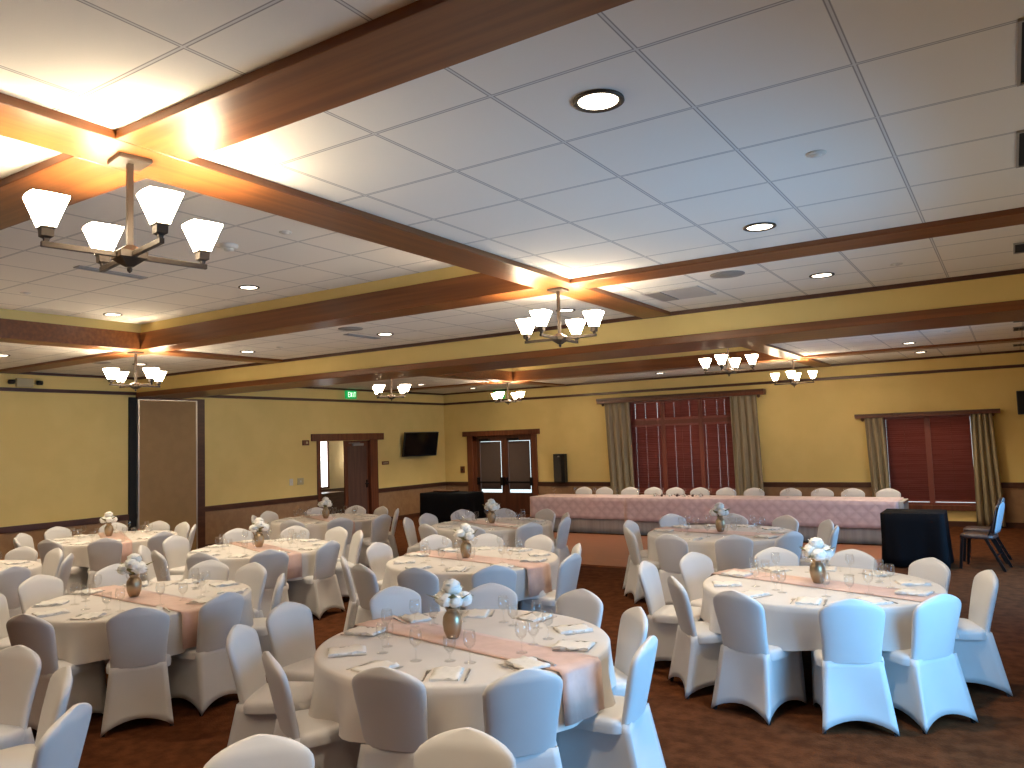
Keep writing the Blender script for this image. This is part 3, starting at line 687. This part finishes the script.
def make_cloth(name, rot, seed):
    rnd = random.Random(seed); ph = rnd.uniform(0, 6); n = 120; vs = []; fs = []
    rings = [(.001, 0), (.3, 0), (.6, 0), (.84, 0), (.885, 0), (.90, -.004), (.908, -.014)]
    for r, dz in rings:
        for k in range(n):
            t = 2 * PI * k / n; vs.append((r * math.cos(t), r * math.sin(t), ZT + .004 + dz))
    R = 8
    for j in range(1, R + 1):
        v = j / R
        for k in range(n):
            t = 2 * PI * k / n; d = drop(t, rot) - .012 * (1 + math.sin(5 * t + ph)) 
            fold = (.036 * math.cos(11 * t + ph) + .022 * math.cos(17 * t + 2 * ph)) * v ** 1.3 * (d / .28)
            r = .908 + .010 * v + fold; vs.append((r * math.cos(t), r * math.sin(t), ZT - .010 - d * v))
    m = len(rings) + R
    for i in range(m - 1):
        for k in range(n): fs.append((i * n + k, i * n + (k + 1) % n, (i + 1) * n + (k + 1) % n, (i + 1) * n + k))
    fs.append(tuple(range(n)))
    o = MB().add(vs, fs, True).build(name, M['ivory_cloth']); return o
def make_runner(ang):
    mb = MB(); hw = .17; vs = []; fs = []; nw = 8; path = []
    R0 = .935; D = .27
    for s in [-1 + 2 * i / 24 for i in range(25)]: path.append(('t', s))
    a = math.radians(ang); ca, sa = math.cos(a), math.sin(a); rows = []
    rows.append(('h', -1, 1.)); rows += [('h', -1, .5), ('h', -1, .06)]
    rows += [('t', s, 0) for s in [-1, -.9, -.6, -.3, 0, .3, .6, .9, 1]] + [('h', 1, .06), ('h', 1, .5), ('h', 1, 1.)]
    for kind, s, v in rows:
        for i in range(nw + 1):
            w = -hw + 2 * hw * i / nw; edge = math.sqrt(R0 ** 2 - w ** 2)
            if kind == 't': l = s * (edge - .012); z = ZT + .009 + .0015 * math.sin(9 * w * 10 + s * 7)
            else: l = s * (edge + .006 + .012 * v + .006 * math.sin(40 * w)); z = ZT + .004 - D * v
            vs.append((l * ca - w * sa, l * sa + w * ca, z))
    for j in range(len(rows) - 1):
        for i in range(nw): b = j * (nw + 1) + i; fs.append((b, b + 1, b + nw + 2, b + nw + 1))
    return mb.add(vs, fs, True)
tbl0 = None
def make_table():
    t = empty('round_table')
    part('tabletop', MB().lathe([(.001, ZT - .03), (.87, ZT - .03), (.885, ZT - .015), (.885, ZT - .002), (.001, ZT - .002)], 48), M['wood_x'], t)
    for sx in (-1, 1):
        for sy in (-1, 1): part('leg', MB().bar((sx * .33, sy * .33, 0), (sx * .33, sy * .33, ZT - .03), .03), M['black_metal'], t)
    part('cross_brace', MB().bar((-.33, 0, .35), (.33, 0, .35), .02).bar((-.33, -.33, .35), (-.33, .33, .35), .02).bar((.33, -.33, .35), (.33, .33, .35), .02), M['black_metal'], t)
    return t
ORD = {1: ['only'], 2: ['left', 'right'], 3: ['leftmost', 'middle', 'rightmost'], 4: ['leftmost', 'second from left', 'second from right', 'rightmost'],
       5: ['leftmost', 'second from left', 'middle', 'second from right', 'rightmost'], 6: ['leftmost', 'second from left', 'third from left', 'third from right', 'second from right', 'rightmost'],
       7: ['leftmost', 'second from left', 'third from left', 'middle', 'third from right', 'second from right', 'rightmost']}
def where(cx, cy, pts):
    """for points round (cx, cy): (side, ordinal) as seen from the camera at the origin"""
    res = {}; d = math.hypot(cx, cy); ux, uy = cx / d, cy / d
    near = []; far = []
    for i, (x, y) in enumerate(pts): (near if (x - cx) * ux + (y - cy) * uy < 0 else far).append(i)
    for side, lst in (('near', near), ('far', far)):
        lst.sort(key=lambda i: math.atan2(pts[i][0], pts[i][1]))
        for k, i in enumerate(lst): res[i] = (side, ORD[len(lst)][k])
    return res

# cutlery, napkin, glasses
def mk_napkin():
    mb = MB(); vs = []
    
    for j in range(9):
        for i in range(7):
            x = -.078 + .156 * i / 6; y = -.11 + .22 * j / 8
            vs.append((x + .006 * math.sin(9 * j), y + .004 * math.sin(7 * i), .011 + .005 * math.sin(2.1 * i + 1.3 * j) + .003 * math.cos(3 * i - j)))
    fs = [(j * 7 + i, j * 7 + i + 1, (j + 1) * 7 + i + 1, (j + 1) * 7 + i) for j in range(8) for i in range(6)]
    mb.add(vs, fs, True); rim = [i for i in range(7)] + [j * 7 + 6 for j in range(1, 9)] + [56 + i for i in range(5, -1, -1)] + [j * 7 for j in range(7, 0, -1)]
    b = len(mb.v); mb.v += [(mb.v[r][0], mb.v[r][1], 0) for r in rim]; n = len(rim)
    mb.f += [(rim[k], b + k, b + (k + 1) % n, rim[(k + 1) % n]) for k in range(n)] + [tuple(b + k for k in range(n))]; mb.sm += [False] * (n + 1)
    return mb.mesh('napkin', M['napkin'])
def mk_fork():
    mb = MB(); mb.box(-.0045, .0045, -.10, .035, .001, .0035); mb.box(-.011, .011, .035, .055, .001, .0035)
    for k in range(4): x = -.0095 + k * .0063; mb.box(x - .0017, x + .0017, .055, .095, .001, .0035)
    return mb.mesh('fork', M['steel'])
def mk_knife():
    mb = MB(); mb.box(-.006, .006, -.11, .0, .001, .006)
    mb.add([(-.008, 0, .001), (.008, 0, .001), (.009, .08, .001), (.002, .115, .001), (-.008, .10, .001), (-.008, 0, .004), (.008, 0, .003), (.009, .08, .003), (.002, .115, .003), (-.008, .10, .004)],
           [(0, 4, 3, 2, 1), (5, 6, 7, 8, 9), (0, 1, 6, 5), (1, 2, 7, 6), (2, 3, 8, 7), (3, 4, 9, 8), (4, 0, 5, 9)])
    return mb.mesh('dinner_knife', M['steel'])
def mk_glass():
    return MB().lathe([(.001, .002), (.034, .002), (.035, .004), (.010, .008), (.004, .016), (.0038, .07), (.010, .080), (.030, .10), (.037, .125), (.036, .15), (.030, .178), (.0285, .178), (.0345, .15), (.0352, .125), (.028, .102), (.008, .084), (.001, .083)], 16).mesh('wine_glass', M['stemware'])
def mk_water():
    return MB().lathe([(.001, .002), (.032, .002), (.033, .004), (.010, .009), (.005, .02), (.005, .04), (.014, .05), (.033, .075), (.037, .105), (.036, .14), (.0345, .14), (.0353, .105), (.031, .077), (.010, .054), (.001, .053)], 16).mesh('water_goblet', M['stemware'])
MESH = {'napkin': mk_napkin(), 'fork': mk_fork(), 'dinner_knife': mk_knife(), 'wine_glass': mk_glass(), 'water_goblet': mk_water()}
def inst(name, x, y, z, rz, label, cat, group):
    o = bpy.data.objects.new(name, MESH[name]); o.location = (x, y, z); o.rotation_euler = (0, 0, rz); C.objects.link(o)
    return tag(o, label, cat, group)

# vase and bouquet
def make_vase():
    r = empty('flower_vase')
    part('vase_body', MB().lathe([(.001, .0), (.034, .0), (.040, .006), (.056, .05), (.062, .095), (.058, .13), (.044, .155), (.033, .166), (.032, .172), (.028, .17), (.040, .15), (.05, .10), (.03, .02)], 24), M['gold_vase'], r)
    part('vase_lip', MB().lathe([(.033, .166), (.036, .176), (.045, .188), (.043, .190), (.033, .178), (.030, .168)], 24), M['gold_vase'], r)
    return r
def make_bouquet(seed):
    rnd = random.Random(seed); r = empty('flower_bouquet')
    for k in range(7):
        a = k * 2.4 + rnd.uniform(-.3, .3); rr = [0, .06, .07, .075, .07, .065, .04][k]; cx, cy = rr * math.cos(a), rr * math.sin(a)
        cz = .305 - rr * .9 + rnd.uniform(-.01, .015); R = .052 + rnd.uniform(-.006, .006); mb = MB()
        # blossom: a full ruffled head of layered petals
        n1, n2 = 22, 12; vs = []; fs = []; p1, p2 = rnd.uniform(0, 6), rnd.uniform(0, 6)
        for u in range(n2 + 1):
            th = .02 + (PI - .5) * u / n2
            for q in range(n1):
                t = 2 * PI * q / n1
                rr2 = R * (1 + .07 * math.sin(5 * t + 3 * th + p1) * math.sin(th) + .05 * math.sin(9 * th + 2 * t + p2))
                vs.append((cx + rr2 * math.sin(th) * math.cos(t), cy + rr2 * math.sin(th) * math.sin(t), cz + .86 * rr2 * math.cos(th)))
        for u in range(n2):
            for q in range(n1): fs.append((u * n1 + q, u * n1 + (q + 1) % n1, (u + 1) * n1 + (q + 1) % n1, (u + 1) * n1 + q))
        mb.add(vs, fs, True)
        for q in range(9):
            t = 2 * PI * q / 9 + p1; c, s = math.cos(t), math.sin(t); tl = rnd.uniform(-.5, .5); side = Vector((-s, c, 0))
            base = Vector((cx + c * R * .75, cy + s * R * .75, cz + tl * R * .7)); out = Vector((c * .8, s * .8, .6 * tl + .3)).normalized(); L_ = R * .55
            mb.add([base - side * L_ * .3, base + side * L_ * .3, base + out * L_ * .6 + side * L_ * .6, base + out * L_ * .95, base + out * L_ * .6 - side * L_ * .6], [(0, 1, 2, 3, 4)], False)
        bl = mb.build('blossom', M['petal'], r, fix=False)
        part('flower_stem', MB().tube([(cx * .15, cy * .15, .12), (cx * .3, cy * .3, .19), (cx * .8, cy * .8, cz - .02)], .003, 5), M['leaf'], bl)
    for k in range(6):
        a = k * 1.05 + rnd.uniform(-.3, .3); c, s = math.cos(a), math.sin(a); z0 = .20 + rnd.uniform(-.005, .03); e = .145 + rnd.uniform(0, .03); up = rnd.uniform(.0, .09)
        side = Vector((-s, c, 0)); b0 = Vector((c * .02, s * .02, z0 - .02)); tip = Vector((c * e, s * e, z0 + up)); mid = (b0 + tip) / 2 + Vector((0, 0, .014))
        vs = [b0, mid + side * .032, mid + Vector((0, 0, -.006)), mid - side * .032, tip]
        vs += [v + Vector((0, 0, -.0015)) for v in vs]
        mb = MB().add(vs, [(0, 1, 2), (0, 2, 3), (1, 4, 2), (2, 4, 3), (5, 7, 6), (5, 8, 7), (6, 7, 9), (7, 8, 9)])
        mb.build('leaf', M['leaf'], r, fix=False)
    return r
vase0 = make_vase(); bq = [make_bouquet(1), make_bouquet(5)]; used = {'v': False, 0: False, 1: False}

def pt(cx, cy, deg, r): a = math.radians(deg); return cx + r * math.cos(a), cy + r * math.sin(a)
VC = {'T1': (-3.05, 3.97), 'T3': (-6.42, 3.91), 'T4': (-4.97, 6.74), 'T7': (-8.03, 6.54), 'T9': (-11.44, 6.57)}
for ti, (tn, (cx, cy, phrase, ra, cr, chs)) in enumerate(TB.items()):
    vx, vy = VC.get(tn, (cx, cy))
    short = phrase.replace('the ', '', 1)
    if tbl0 is None: tbl0 = make_table(); t = tbl0
    else: t = copy_tree(tbl0)
    t.location = (cx, cy, 0); t.rotation_euler = (0, 0, cr * PI / 180)
    tag(t, f'round banquet table under ivory cloth, {phrase}', 'table', 'round banquet tables')
    cl = make_cloth('round_tablecloth', math.radians(cr), ti); cl.location = (cx, cy, 0)
    if tn in ('T3', 'T7', 'T9'): cl.scale = (.955, .955, 1); t.scale = (.95, .95, 1)
    tag(cl, f'ivory cloth draped over {phrase}', 'tablecloth', 'ivory round tablecloths')
    if tn != 'TA':
        rn = make_runner(ra).build('table_runner', M['runner']); rn.location = (cx, cy, 0)
        sd = rn.modifiers.new('thick', 'SOLIDIFY'); sd.thickness = .002; sd.offset = 1
        if tn in ('T3', 'T7', 'T9'): rn.scale = (.957, 1, 1)
        tag(rn, f'blush satin runner across {phrase}', 'table runner', 'blush table runners')
    # chairs
    P = [pt(vx, vy, a, r) for a, r in chs]; wh = where(cx, cy, P)
    for i, (x, y) in enumerate(P):
        side, od = wh[i]; rz = math.atan2(cy - y, cx - x)
        place_chair(x, y, rz, f'white covered chair, {od} on {side} side of {phrase}', 'white covered chairs around the round tables')
    if tn == 'TA': 
        n_set = [(7, 0), (50, 0), (86, 0)]
    else: n_set = chs
    # vase
    if tn != 'TA':
        v = vase0 if not used['v'] else copy_tree(vase0); used['v'] = True
        v.location = (vx, vy, ZT + .014); v.rotation_euler = (0, 0, ti); tag(v, f'gold urn vase at centre of {phrase}', 'vase', 'gold centrepiece vases')
        bi = ti % 2; b = bq[bi] if not used[bi] else copy_tree(bq[bi]); used[bi] = True
        b.location = (vx, vy, ZT + .014); b.rotation_euler = (0, 0, ti * 1.7); tag(b, f'white blossoms with green leaves in vase on {phrase}', 'flowers', 'white flower bouquets')
    # settings: evenly spread, following the chairs
    Z = ZT + .0065; rnd = random.Random(ti * 11)
    angs = sorted([a % 360 for a, _ in n_set]); base = angs[0]; N = len(angs)
    if N == 10: angs = [base + 36 * k + 4 for k in range(10)]
    P = [pt(cx, cy, a, .70) for a in angs]; wh = where(cx, cy, P)
    rr_ = [(a + ra * 0) for a in angs]
    def zz(x, y):        # on the runner or on the cloth
        a = math.radians(ra); w = -(x - cx) * math.sin(a) + (y - cy) * math.cos(a)
        return ZT + .0135 if (abs(w) < .30 and tn != 'TA') else ZT + .0045
    for i, a in enumerate(angs):
        side, od = wh[i]; loc = f'{od} on {side} side of {phrase}'; ang = math.radians(a); rz = ang + PI / 2   # local +y points to centre
        def at(rad, lat): return (cx + rad * math.cos(ang) - lat * math.sin(ang), cy + rad * math.sin(ang) + lat * math.cos(ang))
        j = rnd.uniform(-.06, .06)
        x, y = at(.715, 0); z = zz(x, y); inst('napkin', x, y, z, rz + j, f'folded cream napkin, {loc}', 'napkin', 'folded napkins at the settings')
        x, y = at(.72, -.112); inst('fork', x, y, z, rz + j * 2, f'steel fork, {loc}', 'fork', 'forks at the settings')
        x, y = at(.72, .112); inst('dinner_knife', x, y, z, rz - j * 2, f'steel knife, {loc}', 'knife', 'knives at the settings')
        x, y = at(.50 + j * .4, .10 + j * .5); inst('wine_glass', x, y, zz(x, y), 0, f'clear wine glass, {loc}', 'wine glass', 'wine glasses on the round tables')
        if i % 2 == 0:
            x, y = at(.46 + j * .3, -.02); inst('water_goblet', x, y, zz(x, y), 0, f'short clear goblet, {loc}', 'goblet', 'goblets on the round tables')
# chairs of two tables whose tops lie below the frame
for x, y, tx, ty, lab in ((-5.05, 2.35, -4.7, 1.15, 'white covered chair at the bottom left corner, leftmost with full back'),
                          (-4.3, 2.24, -4.7, 1.15, 'white covered chair turned edge-on at bottom left, the taller one'),
                          (-3.62, 1.92, -4.7, 1.15, 'white covered chair with bluish edge, right of bottom left group'),
                          (-3.62, 1.32, -4.8, 1.0, 'white covered chair cut by the bottom left image corner'),
                          (-2.56, 2.07, -1.55, 1.27, 'white chair back rising over the bottom edge, left one'),
                          (-1.87, 2.51, -1.55, 1.27, 'white chair back rising over the bottom edge, under front centre table')):
    place_chair(x, y, math.atan2(ty - y, tx - x), lab, 'white covered chairs around the round tables')

# ------------------------------------------------------------------ head table
hx0, hx1, hy0, hy1 = -8.98, -1.62, 14.68, 15.42
ht = empty('head_table', ((hx0 + hx1) / 2, (hy0 + hy1) / 2, 0)); tag(ht, 'long head table under pink cloth before the back wall windows', 'table'); hw = (hx1 - hx0) / 2; hd = .36
part('tabletop', MB().box(-hw + .01, hw - .01, -hd, hd, .705, .735), M['wood_x'], ht)
for k in range(5):
    for sy in (-1, 1): part('leg', MB().bar((-hw + .1 + k * (2 * hw - .2) / 4, sy * .3, 0), (-hw + .1 + k * (2 * hw - .2) / 4, sy * .3, .705), .03), M['black_metal'], ht)
def box_cloth(name, x0, x1, y0, y1, zt, zb, m, label, cat, fold=.012, nf=14, group=None, back=True, off=0.0, th=.003):
    """cloth over a rectangular table: top plus hanging sides with soft vertical folds"""
    P = []; n = 0
    def seg(a, b, cnt): return [(a[0] + (b[0] - a[0]) * k / cnt, a[1] + (b[1] - a[1]) * k / cnt) for k in range(cnt)]
    cnt = lambda L_: max(4, int(L_ * 16))
    c = [(x0, y0), (x1, y0), (x1, y1), (x0, y1)]
    for q in range(4): P += seg(c[q], c[(q + 1) % 4], cnt(math.dist(c[q], c[(q + 1) % 4])))
    n = len(P); vs = []; fs = []; R = 6; cx, cy = (x0 + x1) / 2, (y0 + y1) / 2
    for j in range(R + 1):
        v = j / R
        for k, (x, y) in enumerate(P):
            s = 0
            for t in range(k): pass
            ph = (x * nf + y * nf)
            f = fold * v * (math.sin(ph) + .5 * math.sin(2.3 * ph + 1)) + .004 + .02 * v * (1 if fold > .02 else .4)
            nx = (1 if x >= x1 - 1e-6 else -1 if x <= x0 + 1e-6 else 0); ny = (1 if y >= y1 - 1e-6 else -1 if y <= y0 + 1e-6 else 0)
            vs.append((x + nx * f, y + ny * f, zt - .004 * (j == 0) + (zb - zt) * v))
    for j in range(R):
        for k in range(n): fs.append((j * n + k, j * n + (k + 1) % n, (j + 1) * n + (k + 1) % n, (j + 1) * n + k))
    b = len(vs); vs += [(x, y, zt) for x, y in P]; fs.append(tuple(range(b, b + n)))
    for k in range(n): fs.append((k, (k + 1) % n, b + (k + 1) % n, b + k))
    o = MB().add(vs, fs, True).build(name, m); s_ = o.modifiers.new('thick', 'SOLIDIFY'); s_.thickness = th; s_.offset = -1
    return tag(o, label, cat, group)
box_cloth('banquet_cloth', hx0 + .02, hx1 - .02, hy0 + .01, hy1 - .01, .742, .012, M['skirt_cloth'], 'grey white floor length underskirt showing below the pink cloth', 'tablecloth')
xm = -6.72
box_cloth('pink_overlay', hx0 - .03, xm, hy0 - .035, hy1 + .04, .752, .31, M['pink'], 'blush pink patterned cloth on the left part of head table', 'tablecloth', .006, 9, 'blush cloths on the head table')
box_cloth('pink_overlay', xm - .02, hx1 - .10, hy0 - .045, hy1 + .05, .757, .29, M['pink'], 'blush pink patterned cloth on the long right part of head table', 'tablecloth', .006, 9, 'blush cloths on the head table')
HC = (572, 594, 621, 646, 669, 694, 721, 750, 788, 819, 849, 885)
HX = [-8.36, -7.84, -7.21, -6.66, -6.16, -5.62, -5.06, -4.49, -3.77, -3.18, -2.63, -2.02]
nm = ['leftmost', 'second from left', 'third from left', 'fourth from left', 'fifth from left', 'sixth from left', 'sixth from right', 'fifth from right', 'fourth from right', 'third from right', 'second from right', 'rightmost']
for x, o_ in zip(HX, nm): place_chair(x, 15.98, -PI / 2, f'white covered chair behind the pink head table, {o_}', 'covered chairs behind the head table')
gd = empty('garland', (-5.75, 15.0, .762)); tag(gd, 'dark floral garland lying in the middle of the head table', 'garland'); rnd = random.Random(3)
fol = MB()
for k in range(90):
    x = rnd.uniform(-.55, .55); y = rnd.uniform(-.07, .07); z = rnd.uniform(.005, .05); a = rnd.uniform(0, 6.28); l = .045
    c, s = math.cos(a) * l, math.sin(a) * l; u = rnd.uniform(-.01, .03)
    fol.add([(x, y, z), (x + c * .5 - s * .3, y + s * .5 + c * .3, z + .01), (x + c, y + s, z + u), (x + c * .5 + s * .3, y + s * .5 - c * .3, z + .008)], [(0, 1, 2, 3)])
fol.build('foliage', M['dark_leaf'], gd, fix=False)
for k in range(7): part('rose_head', MB().lathe([(.001, .0), (.022, .008), (.028, .028), (.018, .045), (.002, .048)], 9, -.48 + k * .16, rnd.uniform(-.05, .0)), M['dark_leaf'] if k % 2 else M['petal'], gd)
for k in range(14):
    x = -8.6 + k * .50; 
    inst('wine_glass', x, 15.0 + .05 * (k % 2), .7595, 0, f'clear wine glass on the pink head table, number {k + 1} counted from left', 'wine glass', 'wine glasses on the head table')

# ------------------------------------------------------------------ black draped tables and plain chairs
def rect_table(x0, x1, y0, y1, h, lab, lab2):
    t = empty('folding_table', ((x0 + x1) / 2, (y0 + y1) / 2, 0)); tag(t, lab, 'table'); a, b = (x1 - x0) / 2, (y1 - y0) / 2
    part('tabletop', MB().box(-a, a, -b, b, h - .03, h), M['wood_x'], t)
    for sx in (-1, 1):
        for sy in (-1, 1): part('leg', MB().bar((sx * (a - .06), sy * (b - .06), 0), (sx * (a - .06), sy * (b - .06), h - .03), .03), M['black_metal'], t)
    box_cloth('black_tablecloth', x0, x1, y0, y1, h + .006, .02, M['black_cloth'], lab2, 'tablecloth', .022, 11)
rect_table(-1.70, -.90, 12.45, 13.15, .765, 'small square table hidden under black cloth at right', 'black floor length cloth on the small table before right window')
rect_table(-12.5, -11.08, 15.1, 15.8, .76, 'long table hidden under black cloth in the back left corner', 'black floor length cloth on long table by the glazed doors')
part_t = empty('folded_cloth', (-11.75, 15.45, .77)); tag(part_t, 'dark folded item lying on the black corner table', 'box'); part('lid', MB().box(-.5, .1, -.15, .15, .02, .045), M['dark_trim'], part_t, .01); part('body', MB().box(-.48, .08, -.14, .14, 0, .02), M['black'], part_t)

def plain_chair(x, y, rz, lab):
    r = empty('stacking_chair', (x, y, 0), rz)      # faces local +y
    tag(r, lab, 'chair', 'uncovered stacking chairs by the right window')
    vs = MB(); n = 28; prof = [(.42, .92), (.43, 1.0), (.455, 1.0), (.475, .95), (.483, .7), (.485, .2)]; v = []; f = []
    for z, s in prof:
        for a, b in superloop(.215 * s, .215 * s, n, 5): v.append((a, b, z))
    for i in range(len(prof) - 1):
        for k in range(n): f.append((i * n + k, i * n + (k + 1) % n, (i + 1) * n + (k + 1) % n, (i + 1) * n + k))
    f += [tuple(range(n - 1, -1, -1)), tuple(range((len(prof) - 1) * n, len(prof) * n))]
    part('seat', vs.add(v, f, True), M['brown_seat'], r)
    def slab(dy0, dy1):
        v = []; f = []; zt = [.50, .54, .62, .70, .78, .84, .88, .905, .92]; wt = [.17, .19, .20, .205, .205, .195, .165, .11, .05]
        for z, w in zip(zt, wt):
            yc = -.20 - .22 * (z - .46)
            for a, b in superloop(w, (dy1 - dy0) / 2, 20, 3): v.append((a, yc + (dy0 + dy1) / 2 + b, z))
        for i in range(len(zt) - 1):
            for k in range(20): f.append((i * 20 + k, i * 20 + (k + 1) % 20, (i + 1) * 20 + (k + 1) % 20, (i + 1) * 20 + k))
        f += [tuple(range(19, -1, -1)), tuple(range((len(zt) - 1) * 20, len(zt) * 20))]
        return MB().add(v, f, True)
    br = part('backrest', slab(-.005, .04), M['brown_seat'], r); part('back_panel', slab(-.025, -.006), M['blue_back'], br)
    for sx in (-1, 1):
        part('leg', MB().bar((sx * .20, .17, .43), (sx * .21, .21, 0), .034), M['black_metal'], r)
        part('leg', MB().bar((sx * .20, -.12, .43), (sx * .21, -.33, 0), .034), M['black_metal'], r)
        part('back_frame', MB().bar((sx * .185, -.14, .43), (sx * .185, -.29, .86), .018), M['black_metal'], r)
    part('stretcher', MB().bar((-.2, -.225, .2), (.2, -.225, .2), .016), M['black_metal'], r)
plain_chair(-.50, 12.84, math.radians(80), 'uncovered brown seat chair nearer the camera, right of black table')
plain_chair(-.50, 13.55, math.radians(84), 'uncovered chair partly hidden behind the nearer brown seat chair')

# raised wooden dance floor in front of the head table
df = MB().box(-8.6, -1.75, 10.96, 14.45, 0, .025).build('dance_floor', M['parquet']); tag(df, 'reddish wooden dance floor panel laid before the head table', 'dance floor')

# ------------------------------------------------------------------ right wall windows (daylight side)
for k, (y0, y1, z0, z1) in enumerate(WR):
    w = empty(f'window_{k + 4}', (XR, (y0 + y1) / 2, 0)); tag(w, kind='structure'); h = (y1 - y0) / 2
    f = MB()
    for yy in (-h, -h / 3, h / 3, h - .06): f.box(0, .08, yy, yy + .06, z0, z1)
    f.box(0, .08, -h, h, z0, z0 + .06); f.box(0, .08, -h, h, z1 - .06, z1)
    part('window_frame', f, M['door_wood'], w); part('window_sill', MB().box(-.05, .0, -h, h, z0 - .05, z0), M['door_wood'], w)

# ------------------------------------------------------------------ lights
def area(name, loc, rot, sx, sy, power, col, spread=PI):
    l = bpy.data.lights.new(name, 'AREA'); l.shape = 'RECTANGLE'; l.size = sx; l.size_y = sy; l.energy = power; l.color = col; l.spread = spread
    o = bpy.data.objects.new(name, l); o.location = loc; o.rotation_euler = rot; C.objects.link(o); return o
for k, (y0, y1, z0, z1) in enumerate(WR):
    area('window_daylight', (XR + .11, (y0 + y1) / 2, (z0 + z1) / 2), (0, math.radians(72), 0), z1 - z0, y1 - y0, (120, 105)[k], (.13, .50, 1.0), math.radians(150))
w = bpy.data.worlds.new('World'); S.world = w; w.use_nodes = True
bg = w.node_tree.nodes['Background']; bg.inputs['Color'].default_value = (.85, .95, 1.0, 1); bg.inputs['Strength'].default_value = 1.3

# ------------------------------------------------------------------ camera
F_PX = 776.414; yaw, pit, rol = math.radians(-32.654), math.radians(4.1432), math.radians(-1.8954)
F = Vector((math.sin(yaw) * math.cos(pit), math.cos(yaw) * math.cos(pit), math.sin(pit)))
R0 = Vector((math.cos(yaw), -math.sin(yaw), 0)); U0 = R0.cross(F)
Rv = math.cos(rol) * R0 + math.sin(rol) * U0; Uv = -math.sin(rol) * R0 + math.cos(rol) * U0
cam = bpy.data.cameras.new('camera'); co = bpy.data.objects.new('camera', cam); C.objects.link(co)
co.matrix_world = Matrix(((Rv.x, Uv.x, -F.x, 0), (Rv.y, Uv.y, -F.y, 0), (Rv.z, Uv.z, -F.z, H0), (0, 0, 0, 1)))
cam.sensor_width = 36; cam.lens = F_PX / 1024 * 36; cam.clip_start = .05; cam.clip_end = 100
S.camera = co
S.cycles.transparent_max_bounces = 32
vs_ = S.view_settings; vs_.view_transform = 'Standard'; vs_.look = 'None'; vs_.gamma = 1; vs_.use_curve_mapping = False; vs_.exposure = 0.36
